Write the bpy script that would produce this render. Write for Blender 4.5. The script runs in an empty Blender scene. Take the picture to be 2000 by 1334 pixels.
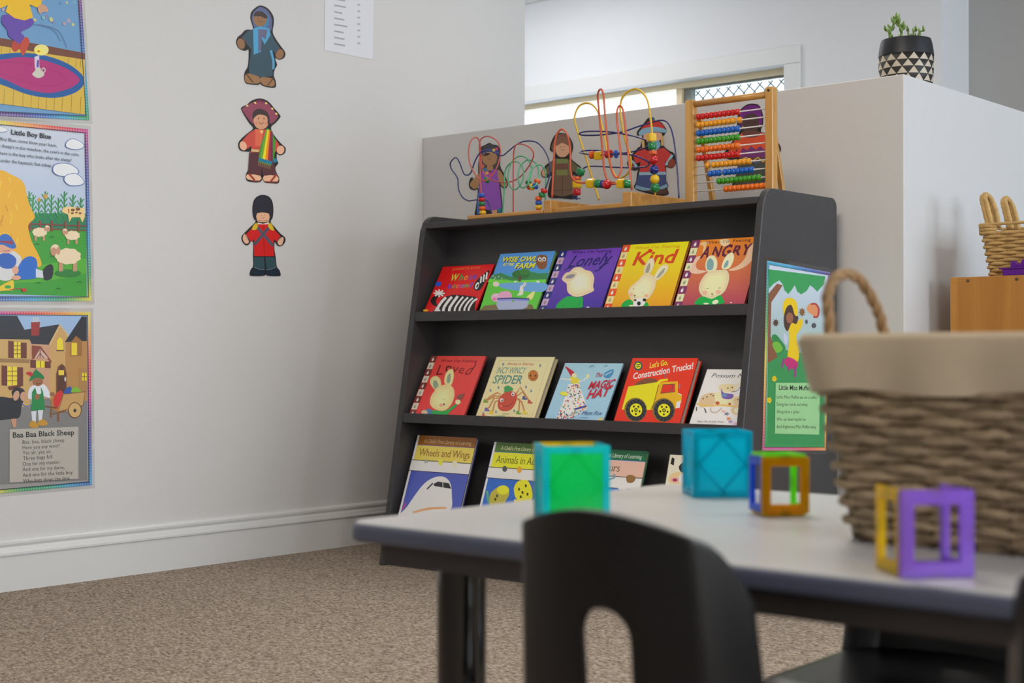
import bpy, bmesh, math, random
from mathutils import Vector, Matrix
random.seed(7)
SC = bpy.context.scene
COL = SC.collection

# ---------------------------------------------------------------- camera
FPX, CX, CY, HOR = 2883.0, 1000.0, 667.0, 690.0
CAM = Vector((0, 0, 0.75))
YAW = math.radians(40.93)
PIT = math.atan((HOR - CY) / FPX)
RT = Vector((math.cos(YAW), math.sin(YAW), 0))
FW = Vector((-math.sin(YAW) * math.cos(PIT), math.cos(YAW) * math.cos(PIT), math.sin(PIT)))
UP = RT.cross(FW)
cd = bpy.data.cameras.new('camera')
cam = bpy.data.objects.new('camera', cd)
COL.objects.link(cam)
mw = Matrix((RT, UP, -FW)).transposed().to_4x4()
mw.translation = CAM
cam.matrix_world = mw
cd.sensor_width = 36
cd.lens = FPX / 2000 * 36
cd.clip_start = 0.05
cd.dof.use_dof = True
cd.dof.focus_distance = 4.75
cd.dof.aperture_fstop = 5.6
SC.camera = cam

# ---------------------------------------------------------------- light
vs = SC.view_settings
vs.view_transform = 'Standard'
vs.look = 'None'
vs.gamma = 1
vs.exposure = 0.11
vs.use_curve_mapping = False
SC.cycles.use_denoising = True
SC.cycles.max_bounces = 6
SC.cycles.diffuse_bounces = 4
SC.cycles.adaptive_threshold = 0.05
SC.cycles.transparent_max_bounces = 16
SC.cycles.sample_clamp_indirect = 6
w = bpy.data.worlds.new('sky')
SC.world = w
w.use_nodes = True
bg = w.node_tree.nodes['Background']
bg.inputs[0].default_value = (0.82, 0.91, 1.0, 1)
bg.inputs[1].default_value = 3.0

def area(name, loc, target, sx, sy, power, color):
    l = bpy.data.lights.new(name, 'AREA')
    l.shape = 'RECTANGLE'
    l.size, l.size_y, l.energy, l.color = sx, sy, power, color
    o = bpy.data.objects.new(name, l)
    COL.objects.link(o)
    o.location = loc
    o.rotation_euler = (Vector(target) - Vector(loc)).to_track_quat('-Z', 'Y').to_euler()
    return o
# daylight at the side windows, a room ceiling panel, added fills over the rear part
area('daylight_side_window', (2.44, 4.75, 1.6), (-2.0, 4.75, 1.6), 2.3, 1.6, 84, (0.74, 0.86, 1.0))
area('daylight_front_window', (2.44, 0.2, 1.45), (-3.0, 0.8, 0.9), 2.1, 1.6, 48, (1.0, 0.95, 0.9))
area('ceiling_panel_room', (-1.9, 2.2, 2.75), (-1.9, 2.2, 0), 1.2, 0.6, 36, (1.0, 0.91, 0.80))
area('fill_light_far', (-5.0, 5.45, 2.75), (-5.0, 5.45, 0), 1.2, 0.4, 13, (1.0, 0.99, 0.98))  # added fill, brightens the far wall; no fixture known here
area('fill_light_middle', (-2.75, 4.55, 2.75), (-2.75, 4.55, 0), 0.9, 0.4, 11, (1.0, 0.95, 0.88))  # added fill, lifts the long wall around and above the half wall

# ---------------------------------------------------------------- helpers
def ray(u, v):
    return FW + RT * ((u - CX) / FPX) + UP * ((CY - v) / FPX)
def on_plane(u, v, o, n):
    d = ray(u, v)
    return CAM + d * ((Vector(o) - CAM).dot(n) / d.dot(n))
def atX(u, v, X):
    return on_plane(u, v, (X, 0, 0), Vector((1, 0, 0)))
def atY(u, v, Y):
    return on_plane(u, v, (0, Y, 0), Vector((0, 1, 0)))
def atZ(u, v, Z):
    return on_plane(u, v, (0, 0, Z), Vector((0, 0, 1)))
def lin(c):
    return tuple((x / 12.92 if x <= 0.04045 else ((x + 0.055) / 1.055) ** 2.4) for x in (c[0] / 255, c[1] / 255, c[2] / 255))

WL = {}
def tag(o, label=None, cat=None, group=None, kind=None):
    if label: o['label'] = label
    if cat: o['category'] = cat
    if group: o['group'] = group
    if kind: o['kind'] = kind
    return o
def thing(name, loc, label, cat, group=None):
    o = bpy.data.objects.new(name, None)
    o.empty_display_size = 0.05
    COL.objects.link(o)
    o.location = loc
    WL[o] = Vector(loc)
    return tag(o, label, cat, group)
def link(name, me, parent=None, loc=None):
    o = bpy.data.objects.new(name, me)
    COL.objects.link(o)
    loc = Vector(loc) if loc is not None else (WL[parent] if parent else Vector((0, 0, 0)))
    WL[o] = loc
    if parent:
        o.parent = parent
        o.location = loc - WL[parent]
    else:
        o.location = loc
    return o

class MB:
    def __init__(s):
        s.v, s.f = [], []
    def add(s, vs_, fs):
        b = len(s.v)
        s.v += [Vector(p) for p in vs_]
        s.f += [tuple(b + i for i in f) for f in fs]
        return s
    def box(s, a, b):
        x0, y0, z0 = a
        x1, y1, z1 = b
        return s.add([(x0, y0, z0), (x1, y0, z0), (x1, y1, z0), (x0, y1, z0), (x0, y0, z1), (x1, y0, z1), (x1, y1, z1), (x0, y1, z1)],
                     [(0, 3, 2, 1), (4, 5, 6, 7), (0, 1, 5, 4), (1, 2, 6, 5), (2, 3, 7, 6), (3, 0, 4, 7)])
    def prism(s, pts, d):
        """closed polygon pts (3D) swept by vector d"""
        n = len(pts)
        d = Vector(d)
        s.add([Vector(p) for p in pts] + [Vector(p) + d for p in pts],
              [tuple(range(n))[::-1], tuple(range(n, 2 * n))] + [(i, (i + 1) % n, n + (i + 1) % n, n + i) for i in range(n)])
        return s
    def tube(s, path, r, seg=8, closed=False, flat=None):
        path = [Vector(p) for p in path]
        n = len(path)
        rr = r if isinstance(r, (list, tuple)) else [r] * n
        vv, ff = [], []
        nrm = None
        for i, p in enumerate(path):
            if closed:
                t = path[(i + 1) % n] - path[i - 1]
            else:
                t = path[min(i + 1, n - 1)] - path[max(i - 1, 0)]
            t = t.normalized() if t.length > 1e-9 else Vector((0, 0, 1))
            if nrm is None:
                nrm = t.orthogonal().normalized()
                if flat is not None:
                    nrm = Vector(flat)
            nrm = (nrm - t * nrm.dot(t))
            nrm = nrm.normalized() if nrm.length > 1e-6 else t.orthogonal().normalized()
            bn = t.cross(nrm)
            for k in range(seg):
                a = 2 * math.pi * k / seg
                vv.append(p + (nrm * math.cos(a) + bn * math.sin(a)) * rr[i])
        m = n if closed else n - 1
        for i in range(m):
            j = (i + 1) % n
            for k in range(seg):
                k2 = (k + 1) % seg
                ff.append((i * seg + k, i * seg + k2, j * seg + k2, j * seg + k))
        if not closed:
            ff.append(tuple(range(seg))[::-1])
            ff.append(tuple((n - 1) * seg + k for k in range(seg)))
        return s.add(vv, ff)
    def lathe(s, prof, c=(0, 0, 0), seg=24, axis=None):
        """prof: (radius, height) list along axis (default Z)"""
        c = Vector(c)
        if axis is None:
            e1, e2, e3 = Vector((1, 0, 0)), Vector((0, 1, 0)), Vector((0, 0, 1))
        else:
            e3 = Vector(axis).normalized()
            e1 = e3.orthogonal().normalized()
            e2 = e3.cross(e1)
        vv, ff = [], []
        for r, h in prof:
            for k in range(seg):
                a = 2 * math.pi * k / seg
                vv.append(c + (e1 * math.cos(a) + e2 * math.sin(a)) * r + e3 * h)
        for i in range(len(prof) - 1):
            for k in range(seg):
                k2 = (k + 1) % seg
                ff.append((i * seg + k, i * seg + k2, (i + 1) * seg + k2, (i + 1) * seg + k))
        ff.append(tuple(range(seg))[::-1])
        ff.append(tuple((len(prof) - 1) * seg + k for k in range(seg)))
        return s.add(vv, ff)
    def mesh(s, name, mat, off=Vector((0, 0, 0)), smooth=False):
        me = bpy.data.meshes.new(name)
        me.from_pydata([p - off for p in s.v], [], s.f)
        me.materials.append(mat)
        if smooth:
            for p in me.polygons:
                p.use_smooth = True
        me.update()
        return me
    def build(s, name, mat, parent=None, smooth=False, bevel=0, loc=None, auto=False, subsurf=0, seg=2):
        if parent is not None:
            loc = WL[parent]
        elif loc is None:
            xs = [p.x for p in s.v]; ys = [p.y for p in s.v]; zs = [p.z for p in s.v]
            loc = Vector(((min(xs) + max(xs)) / 2, (min(ys) + max(ys)) / 2, min(zs)))
        o = link(name, s.mesh(name, mat, Vector(loc), smooth or auto), parent, loc)
        if bevel:
            m = o.modifiers.new('bevel', 'BEVEL')
            m.width, m.segments, m.limit_method = bevel, seg, 'ANGLE'
            m.angle_limit = math.radians(40)
        if subsurf:
            m = o.modifiers.new('subsurf', 'SUBSURF')
            m.levels = m.render_levels = subsurf
        if auto:
            bm = bmesh.new(); bm.from_mesh(o.data)
            for e in bm.edges:
                if len(e.link_faces) == 2 and e.calc_face_angle(0) > math.radians(40):
                    e.smooth = False
            bm.to_mesh(o.data); bm.free()
        return o

def crom(pts, n=8, closed=False):
    pts = [Vector(p) for p in pts]
    N = len(pts)
    out = []
    for i in range(N if closed else N - 1):
        if closed:
            p0, p1, p2, p3 = pts[i - 1], pts[i], pts[(i + 1) % N], pts[(i + 2) % N]
        else:
            p0, p1, p2, p3 = pts[max(i - 1, 0)], pts[i], pts[i + 1], pts[min(i + 2, N - 1)]
        for k in range(n):
            t = k / n
            out.append(0.5 * ((2 * p1) + (p2 - p0) * t + (2 * p0 - 5 * p1 + 4 * p2 - p3) * t * t + (3 * p1 - p0 - 3 * p2 + p3) * t ** 3))
    if not closed:
        out.append(pts[-1])
    return out

# ---------------------------------------------------------------- materials
def nm(name):
    m = bpy.data.materials.new(name)
    m.use_nodes = True
    return m, m.node_tree.nodes, m.node_tree.links, m.node_tree.nodes['Principled BSDF']
def mat(name, c, rough=0.5, metal=0.0, spec=0.5, var=0.0, vscale=20.0, bump=0.0, bscale=60.0, coat=0.0, stretch=(1, 1, 1), raw=False):
    m, N, L, P = nm(name)
    col = tuple(c) if raw else lin(c)
    P.inputs['Roughness'].default_value = rough
    P.inputs['Metallic'].default_value = metal
    P.inputs['Specular IOR Level'].default_value = spec
    P.inputs['Coat Weight'].default_value = coat
    tc = N.new('ShaderNodeTexCoord')
    mp = N.new('ShaderNodeMapping'); mp.inputs['Scale'].default_value = stretch
    L.new(tc.outputs['Object'], mp.inputs['Vector'])
    nz = N.new('ShaderNodeTexNoise'); nz.inputs['Scale'].default_value = vscale; nz.inputs['Detail'].default_value = 4
    L.new(mp.outputs[0], nz.inputs['Vector'])
    mx = N.new('ShaderNodeMix'); mx.data_type = 'RGBA'
    mx.inputs[6].default_value = (*[x * (1 - var) for x in col], 1)
    mx.inputs[7].default_value = (*[min(1, x * (1 + var)) for x in col], 1)
    L.new(nz.outputs['Fac'], mx.inputs[0])
    L.new(mx.outputs[2], P.inputs['Base Color'])
    if bump:
        n2 = N.new('ShaderNodeTexNoise'); n2.inputs['Scale'].default_value = bscale; n2.inputs['Detail'].default_value = 3
        L.new(mp.outputs[0], n2.inputs['Vector'])
        b = N.new('ShaderNodeBump'); b.inputs['Strength'].default_value = bump; b.inputs['Distance'].default_value = 0.01
        L.new(n2.outputs['Fac'], b.inputs['Height'])
        L.new(b.outputs[0], P.inputs['Normal'])
    return m
def wood(name, c1, c2, scale=9, stretch=(1, 1, 0.08), rough=0.4, coat=0.2):
    m, N, L, P = nm(name)
    tc = N.new('ShaderNodeTexCoord')
    mp = N.new('ShaderNodeMapping'); mp.inputs['Scale'].default_value = stretch
    L.new(tc.outputs['Object'], mp.inputs['Vector'])
    nz = N.new('ShaderNodeTexNoise'); nz.inputs['Scale'].default_value = scale * 4; nz.inputs['Detail'].default_value = 6
    nz.inputs['Distortion'].default_value = 0.6
    L.new(mp.outputs[0], nz.inputs['Vector'])
    r = N.new('ShaderNodeValToRGB')
    r.color_ramp.elements[0].position = 0.3; r.color_ramp.elements[1].position = 0.7
    r.color_ramp.elements[0].color = (*lin(c1), 1); r.color_ramp.elements[1].color = (*lin(c2), 1)
    L.new(nz.outputs['Fac'], r.inputs[0]); L.new(r.outputs[0], P.inputs['Base Color'])
    P.inputs['Roughness'].default_value = rough
    P.inputs['Coat Weight'].default_value = coat
    return m
def clear_plastic(name, c, opac=0.45, rough=0.15):
    m, N, L, P = nm(name)
    col = (*lin(c), 1)
    P.inputs['Base Color'].default_value = col
    P.inputs['Roughness'].default_value = rough
    tr = N.new('ShaderNodeBsdfTransparent'); tr.inputs[0].default_value = (*[x ** 0.45 for x in col[:3]], 1)
    tl = N.new('ShaderNodeBsdfTranslucent'); tl.inputs[0].default_value = col
    m1 = N.new('ShaderNodeMixShader'); m1.inputs[0].default_value = 0.5
    L.new(P.outputs[0], m1.inputs[1]); L.new(tl.outputs[0], m1.inputs[2])
    m2 = N.new('ShaderNodeMixShader'); m2.inputs[0].default_value = opac
    L.new(tr.outputs[0], m2.inputs[1]); L.new(m1.outputs[0], m2.inputs[2])
    L.new(m2.outputs[0], N['Material Output'].inputs[0])
    return m
def glass(name, tint=(1, 1, 1), refl=0.08):
    m, N, L, P = nm(name)
    tr = N.new('ShaderNodeBsdfTransparent'); tr.inputs[0].default_value = (*tint, 1)
    gl = N.new('ShaderNodeBsdfGlossy'); gl.inputs['Roughness'].default_value = 0.05
    mx = N.new('ShaderNodeMixShader'); mx.inputs[0].default_value = refl
    L.new(tr.outputs[0], mx.inputs[1]); L.new(gl.outputs[0], mx.inputs[2])
    L.new(mx.outputs[0], N['Material Output'].inputs[0])
    return m
def print_mat(name, rough=0.35, lattice=0.0, coat=0.0):
    m, N, L, P = nm(name)
    at = N.new('ShaderNodeAttribute'); at.attribute_name = 'Col'
    src = at.outputs['Color']
    if lattice:
        uv = N.new('ShaderNodeUVMap'); uv.uv_map = 'UVMap'
        mp = N.new('ShaderNodeMapping'); mp.inputs['Rotation'].default_value = (0, 0, math.pi / 4)
        L.new(uv.outputs[0], mp.inputs['Vector'])
        ck = N.new('ShaderNodeTexChecker'); ck.inputs['Scale'].default_value = lattice
        L.new(mp.outputs[0], ck.inputs['Vector'])
        mx = N.new('ShaderNodeMix'); mx.data_type = 'RGBA'
        mul = N.new('ShaderNodeMath'); mul.operation = 'MULTIPLY'; mul.inputs[1].default_value = 0.24
        L.new(ck.outputs['Fac'], mul.inputs[0]); L.new(mul.outputs[0], mx.inputs[0])
        L.new(src, mx.inputs[6]); mx.inputs[7].default_value = (0.8, 0.85, 0.85, 1)
        src = mx.outputs[2]
    L.new(src, P.inputs['Base Color'])
    P.inputs['Roughness'].default_value = rough
    P.inputs['Coat Weight'].default_value = coat
    return m

M = {}
M['print'] = print_mat('printed_paper', 0.38)
M['print_gloss'] = print_mat('printed_laminate', 0.3, coat=0.15)
M['border'] = print_mat('checked_border_print', 0.3, lattice=150)

# ---------------------------------------------------------------- flat print: coloured shapes lying on a plane
TXT = {}
def text_mesh(t, bold=0.0, shear=0.0, space=1.0):
    k = (t, bold, shear, space)
    if k in TXT: return TXT[k]
    c = bpy.data.curves.new('lettering', 'FONT')
    c.body = t
    c.offset = bold
    c.shear = shear
    c.space_character = space
    c.resolution_u = 2
    o = bpy.data.objects.new('lettering', c)
    COL.objects.link(o)
    dg = bpy.context.evaluated_depsgraph_get()
    ev = o.evaluated_get(dg)
    me = ev.to_mesh()
    vs_ = [(p.co.x, p.co.y) for p in me.vertices]
    fs = [tuple(p.vertices) for p in me.polygons]
    ev.to_mesh_clear()
    bpy.data.objects.remove(o); bpy.data.curves.remove(c)
    if not vs_: vs_, fs = [(0, 0)], []
    x0 = min(p[0] for p in vs_); x1 = max(p[0] for p in vs_)
    TXT[k] = ([(p[0] - x0, p[1]) for p in vs_], fs, max(x1 - x0, 1e-3))
    return TXT[k]

class Print:
    def __init__(s, o, ex, ey, gain=1.0):
        s.o, s.ex, s.ey = Vector(o), Vector(ex).normalized(), Vector(ey).normalized()
        s.n = s.ex.cross(s.ey).normalized()
        s.v, s.f, s.c, s.uv = [], [], [], []
        s.lay = 1
        s.gain = gain
        s.z = (0, 0, 1)
        s.step = 2e-5
    def zoom(s, ox, oy, k):
        s.z = (ox, oy, k)
        return s
    def L(s, p):
        u, v = s.z[0] + p[0] / s.z[2], s.z[1] + p[1] / s.z[2]
        q = on_plane(u, v, s.o, s.n) - s.o
        return (q.dot(s.ex), q.dot(s.ey))
    def W(s, p, h=0.0):
        return s.o + s.ex * p[0] + s.ey * p[1] + s.n * h
    def raw(s, pts, faces, col, cols=None):
        b = len(s.v)
        h = s.lay * s.step
        s.v += [s.W(p, h) for p in pts]
        s.uv += list(pts)
        for f in faces:
            s.f.append(tuple(b + i for i in f))
        g = s.gain
        if cols:
            s.c += [tuple(min(0.95, x * g) for x in lin(c)) for c in cols]
        else:
            s.c += [tuple(min(0.95, x * g) for x in lin(col))] * len(pts)
        s.lay += 1
        return s
    def poly(s, pts, col, smooth=0):
        q = [s.L(p) for p in pts]
        if smooth:
            q = [(p.x, p.y) for p in crom([(a, b, 0) for a, b in q], smooth, True)]
        return s.raw(q, [tuple(range(len(q)))], col)
    def lpoly(s, q, col):
        return s.raw(q, [tuple(range(len(q)))], col)
    def ell(s, x, y, rx, ry, col, rot=0, n=20):
        a0 = math.radians(rot)
        pts = []
        for k in range(n):
            a = 2 * math.pi * k / n
            px, py = rx * math.cos(a), ry * math.sin(a)
            pts.append((x + px * math.cos(a0) - py * math.sin(a0), y + px * math.sin(a0) + py * math.cos(a0)))
        return s.poly(pts, col)
    def line(s, pts, wd, col, smooth=0, closed=False):
        if smooth:
            pts = [(p.x, p.y) for p in crom([(a, b, 0) for a, b in pts], smooth, closed)]
        n = len(pts)
        A, B = [], []
        for i in range(n):
            if closed:
                p, q = pts[i - 1], pts[(i + 1) % n]
            else:
                p, q = pts[max(0, i - 1)], pts[min(n - 1, i + 1)]
            dx, dy = q[0] - p[0], q[1] - p[1]
            l = math.hypot(dx, dy) or 1
            nx, ny = -dy / l * wd / 2, dx / l * wd / 2
            A.append((pts[i][0] + nx, pts[i][1] + ny)); B.append((pts[i][0] - nx, pts[i][1] - ny))
        m = n if closed else n - 1
        return s.raw([s.L(p) for p in A + B], [(i, (i + 1) % n, n + (i + 1) % n, n + i) for i in range(m)], col)
    def text(s, t, p0, p1, h, col, bold=0.0, shear=0.0, space=1.0, wav=None, up=None):
        """baseline p0->p1, cap height h (all in the current zoom's units), up: where the cap top lies above p0"""
        vs_, fs, wd = text_mesh(t, bold, shear, space)
        a, b = s.L(p0), s.L(p1)
        top = s.L(up if up else (p0[0], p0[1] - h))
        hh = (top[1] - a[1]) / 0.70
        sh = (top[0] - a[0]) / 0.70 if up else 0
        ex = ((b[0] - a[0]) / wd, (b[1] - a[1]) / wd)
        pts = []
        for x, y in vs_:
            pts.append((a[0] + ex[0] * x + sh * y, a[1] + ex[1] * x + hh * y))
        return s.raw(pts, fs, col)
    def grad(s, quad, c_top, c_bot, n=1):
        q = [s.L(p) for p in quad]          # tl tr br bl
        return s.raw(q, [(0, 1, 2, 3)], None, [c_top, c_top, c_bot, c_bot])
    def build(s, name, mt, parent):
        off = WL[parent]
        me = bpy.data.meshes.new(name)
        me.from_pydata([p - off for p in s.v], [], s.f)
        me.materials.append(mt)
        ca = me.color_attributes.new('Col', 'FLOAT_COLOR', 'POINT')
        for i, c in enumerate(s.c):
            ca.data[i].color = (*c, 1)
        uvl = me.uv_layers.new(name='UVMap')
        for l in me.loops:
            uvl.data[l.index].uv = s.uv[l.vertex_index]
        me.update()
        return link(name, me, parent, off)
# ================================================================ STRUCTURE
XL = -4.26          # long wall face
YH = 4.35           # half wall face
XR = -2.126         # half wall return face
YF = 6.3            # far wall face
ZH = 1.637          # half wall height
ZC = 2.79
M['wall'] = mat('wall_paint', (0.67, 0.655, 0.64), 0.55, spec=0.3, var=0.02, vscale=3, bump=0.06, bscale=220, raw=True)
M['wall_white'] = mat('wall_paint_white', (0.74, 0.74, 0.75), 0.55, spec=0.3, var=0.01, vscale=3, bump=0.05, bscale=220, raw=True)
M['trim'] = mat('trim_gloss_paint', (0.72, 0.715, 0.70), 0.28, spec=0.5, var=0.01, raw=True)
M['ceil'] = mat('ceiling_paint', (0.78, 0.78, 0.77), 0.8, raw=True)

def carpet():
    m, N, L, P = nm('loop_pile_carpet')
    tc = N.new('ShaderNodeTexCoord')
    mp = N.new('ShaderNodeMapping'); mp.inputs['Scale'].default_value = (1, 1.7, 1)
    mp.inputs['Rotation'].default_value = (0, 0, math.radians(35))
    L.new(tc.outputs['Object'], mp.inputs['Vector'])
    vo = N.new('ShaderNodeTexVoronoi'); vo.inputs['Scale'].default_value = 95
    L.new(mp.outputs[0], vo.inputs['Vector'])
    nz = N.new('ShaderNodeTexNoise'); nz.inputs['Scale'].default_value = 85; nz.inputs['Detail'].default_value = 5; nz.inputs['Roughness'].default_value = 0.75
    L.new(mp.outputs[0], nz.inputs['Vector'])
    r = N.new('ShaderNodeValToRGB')
    e = r.color_ramp.elements
    e[0].position = 0.36; e[0].color = (0.12, 0.095, 0.075, 1)
    e[1].position = 0.66; e[1].color = (0.72, 0.60, 0.49, 1)
    k = e.new(0.50); k.color = (0.42, 0.345, 0.275, 1)
    L.new(nz.outputs['Fac'], r.inputs[0])
    r2 = N.new('ShaderNodeValToRGB')
    r2.color_ramp.elements[0].color = (1, 1, 1, 1); r2.color_ramp.elements[1].color = (0.55, 0.52, 0.5, 1)
    r2.color_ramp.elements[0].position = 0.25; r2.color_ramp.elements[1].position = 0.8
    L.new(vo.outputs['Distance'], r2.inputs[0])
    mx = N.new('ShaderNodeMix'); mx.data_type = 'RGBA'; mx.blend_type = 'MULTIPLY'; mx.inputs[0].default_value = 0.7
    L.new(r.outputs[0], mx.inputs[6]); L.new(r2.outputs[0], mx.inputs[7])
    L.new(mx.outputs[2], P.inputs['Base Color'])
    P.inputs['Roughness'].default_value = 0.95
    P.inputs['Specular IOR Level'].default_value = 0.1
    b = N.new('ShaderNodeBump'); b.inputs['Strength'].default_value = 0.6; b.inputs['Distance'].default_value = 0.006
    ad = N.new('ShaderNodeMath'); ad.operation = 'SUBTRACT'
    L.new(nz.outputs['Fac'], ad.inputs[0]); L.new(vo.outputs['Distance'], ad.inputs[1])
    L.new(ad.outputs[0], b.inputs['Height']); L.new(b.outputs[0], P.inputs['Normal'])
    return m
M['carpet'] = carpet()

def struct(name, mb, m, **k):
    o = mb.build(name, m, None, **k)
    o['kind'] = 'structure'
    return o
struct('floor', MB().box((-7.2, -2.6, -0.1), (2.6, 7.2, 0)), M['carpet'])
struct('ceiling', MB().box((-7.2, -2.6, ZC), (2.6, 7.2, ZC + 0.1)), M['ceil'])
struct('wall_left', MB().box((XL - 0.12, -2.6, 0), (XL, 5.0, ZC)), M['wall'])
hw = [(XL, YH), (XR, YH), (XR, 5.85), (XR - 0.2, 5.85), (XR - 0.2, YH + 0.2), (XL, YH + 0.2)]
struct('wall_half', MB().prism([(x, y, 0) for x, y in hw], (0, 0, ZH)), M['wall'], bevel=0.003)
XC = -2.894
wf = MB()
wx0, wx1, wz0, wz1 = -6.2, -3.70, 1.05, 2.155      # far window opening
wf.box((-7.2, YF, 0), (wx0, YF + 0.29, ZC)).box((wx1, YF, 0), (XC, YF + 0.29, ZC))
wf.box((wx0, YF, 0), (wx1, YF + 0.29, wz0)).box((wx0, YF, wz1), (wx1, YF + 0.29, ZC))
struct('wall_far', wf, M['wall_white'])
M['recess'] = mat('grey_recess_wall', (0.42, 0.41, 0.395), 0.6, spec=0.3, var=0.02, raw=True)  # even grey, darker than the far wall beside it
struct('wall_far_recess', MB().box((XC, YF + 0.29, 0), (2.6, YF + 0.4, ZC)), M['recess'])
struct('wall_end', MB().box((-7.3, 5.0, 0), (-7.2, 6.6, ZC)), M['wall_white'])
struct('wall_behind_end', MB().box((-7.3, 4.9, 0), (XL - 0.12, 5.0, ZC)), M['wall_white'])
struct('wall_back', MB().box((-4.4, -2.7, 0), (2.6, -2.6, ZC)), M['wall'])
wr = MB()
def wall_with_holes(mb, x0, x1, y0, y1, holes):
    ys = y0
    for (a, b, z0, z1) in holes:
        mb.box((x0, ys, 0), (x1, a, ZC)); mb.box((x0, a, 0), (x1, b, z0)); mb.box((x0, a, z1), (x1, b, ZC))
        ys = b
    mb.box((x0, ys, 0), (x1, y1, ZC))
wall_with_holes(wr, 2.5, 2.62, -2.6, 7.0, [(-0.9, 1.3, 0.6, 2.3), (3.5, 6.0, 0.75, 2.45)])
struct('wall_right', wr, M['wall'])
# skirting board: moulded profile run along the long wall
prof = [(0, 0), (0.018, 0), (0.018, 0.112), (0.0235, 0.114), (0.0235, 0.120), (0.018, 0.122), (0.0165, 0.130), (0.012, 0.139), (0.0165, 0.148), (0.0165, 0.155), (0.012, 0.1605), (0.0, 0.163)]
struct('baseboard_left', MB().prism([(XL + a, -2.6, z) for a, z in prof][::-1], (0, YH + 2.6, 0)), M['trim'])
struct('baseboard_half_front', MB().prism([(XL + 0.02, YH - a, z) for a, z in prof], (XR - XL - 0.02, 0, 0)), M['trim'])
struct('baseboard_half_return', MB().prism([(XR + a, YH - 0.02, z) for a, z in prof][::-1], (0, 1.5, 0)), M['trim'])
# cornice on the far wall
struct('trim_1', MB().prism([(-7.2, YF, ZC), (-7.2, YF, ZC - 0.085), (-7.2, YF - 0.02, ZC - 0.08), (-7.2, YF - 0.035, ZC - 0.045), (-7.2, YF - 0.07, ZC - 0.025), (-7.2, YF - 0.08, ZC)], (XC + 7.2, 0, 0)), M['trim'])
# window architrave
tr = MB()
tw = 0.088
for a, b in (((wx0 - tw, wz1), (wx1 + tw, wz1 + tw)), ((wx1, wz0 - tw), (wx1 + tw, wz1)), ((wx0 - tw, wz0 - tw), (wx0, wz1)), ((wx0, wz0 - tw), (wx1, wz0))):
    tr.box((a[0], YF - 0.018, a[1]), (b[0], YF, b[1]))
struct('trim_2', tr, M['trim'], bevel=0.004)
# far window: aluminium frame, one clear sash, one sash behind a diamond security screen
M['alu'] = mat('cream_window_frame', (226, 208, 172), 0.4, spec=0.4)
M['alu_dark'] = mat('grey_sash_rail', (120, 125, 118), 0.45)
M['grille'] = mat('security_mesh', (96, 112, 104), 0.5)
M['pane'] = glass('window_glass', (0.93, 0.97, 1.0), 0.06)
fr = MB()
yf0, yf1 = YF + 0.06, YF + 0.14
fr.box((wx0, yf0, wz1 - 0.028), (wx1, yf1, wz1)).box((wx0, yf0, wz0), (wx1, yf1, wz0 + 0.05))
fr.box((wx0, yf0, wz0 + 0.05), (wx0 + 0.05, yf1, wz1 - 0.028)).box((wx1 - 0.012, yf0, wz0 + 0.05), (wx1, yf1, wz1 - 0.028))
win = fr.build('window_1', M['alu'], None)
win['kind'] = 'structure'
xm = -4.36
MB().box((wx0 + 0.05, yf0 + 0.025, wz0 + 0.05), (xm, yf0 + 0.031, wz1 - 0.028)).build('pane', M['pane'], win)
MB().box((xm, yf0 + 0.055, wz0 + 0.05), (wx1 - 0.012, yf0 + 0.061, wz1 - 0.028)).build('pane', M['pane'], win)
MB().box((xm - 0.03, yf0 + 0.01, wz0 + 0.05), (xm + 0.005, yf0 + 0.045, wz1 - 0.028)).build('sash_stile', M['alu'], win)
MB().box((xm + 0.005, yf0 + 0.03, wz0 + 0.05), (xm + 0.05, yf0 + 0.07, wz1 - 0.028)).build('sash_stile', M['alu_dark'], win)
MB().box((xm + 0.05, yf0 + 0.03, wz1 - 0.038), (wx1 - 0.012, yf0 + 0.05, wz1 - 0.028)).build('sash_rail', M['alu_dark'], win)
gm = MB()
gx0, gx1, gz0, gz1, p = xm + 0.05, wx1 - 0.012, wz0 + 0.05, wz1 - 0.038, 0.062
yg = yf0 + 0.075
k = -int((gz1 - gz0) / p) - 2
while gx0 + k * p < gx1:
    for sgn in (1, -1):
        a = gx0 + k * p
        pts = []
        # line x = a + t, z = gz0 + t (or mirrored), clipped to the sash
        t0 = max(0, gx0 - a); t1 = min(gz1 - gz0, gx1 - a)
        if t1 - t0 > 0.005:
            z_a, z_b = (gz0 + t0, gz0 + t1) if sgn > 0 else (gz1 - t0, gz1 - t1)
            gm.tube([(a + t0, yg, z_a), (a + t1, yg, z_b)], 0.004, 4)
    k += 1
g = gm.build('security_screen', M['grille'], win)
# side windows (behind the camera's shoulder): frames and panes where the daylight enters
for i, (a, b, z0, z1) in enumerate([(-0.9, 1.3, 0.6, 2.3), (3.5, 6.0, 0.75, 2.45)]):
    f2 = MB()
    f2.box((2.5, a, z0), (2.6, a + 0.05, z1)).box((2.5, b - 0.05, z0), (2.6, b, z1)).box((2.5, a + 0.05, z0), (2.6, b - 0.05, z0 + 0.05)).box((2.5, a + 0.05, z1 - 0.05), (2.6, b - 0.05, z1))
    f2.box((2.53, (a + b) / 2 - 0.025, z0 + 0.05), (2.58, (a + b) / 2 + 0.025, z1 - 0.05))
    o = f2.build('window_%d' % (i + 2), M['alu'], None)
    o['kind'] = 'structure'
    MB().box((2.55, a + 0.05, z0 + 0.05), (2.556, (a + b) / 2 - 0.025, z1 - 0.05)).build('pane', M['pane'], o)
    MB().box((2.55, (a + b) / 2 + 0.025, z0 + 0.05), (2.556, b - 0.05, z1 - 0.05)).build('pane', M['pane'], o)

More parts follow.
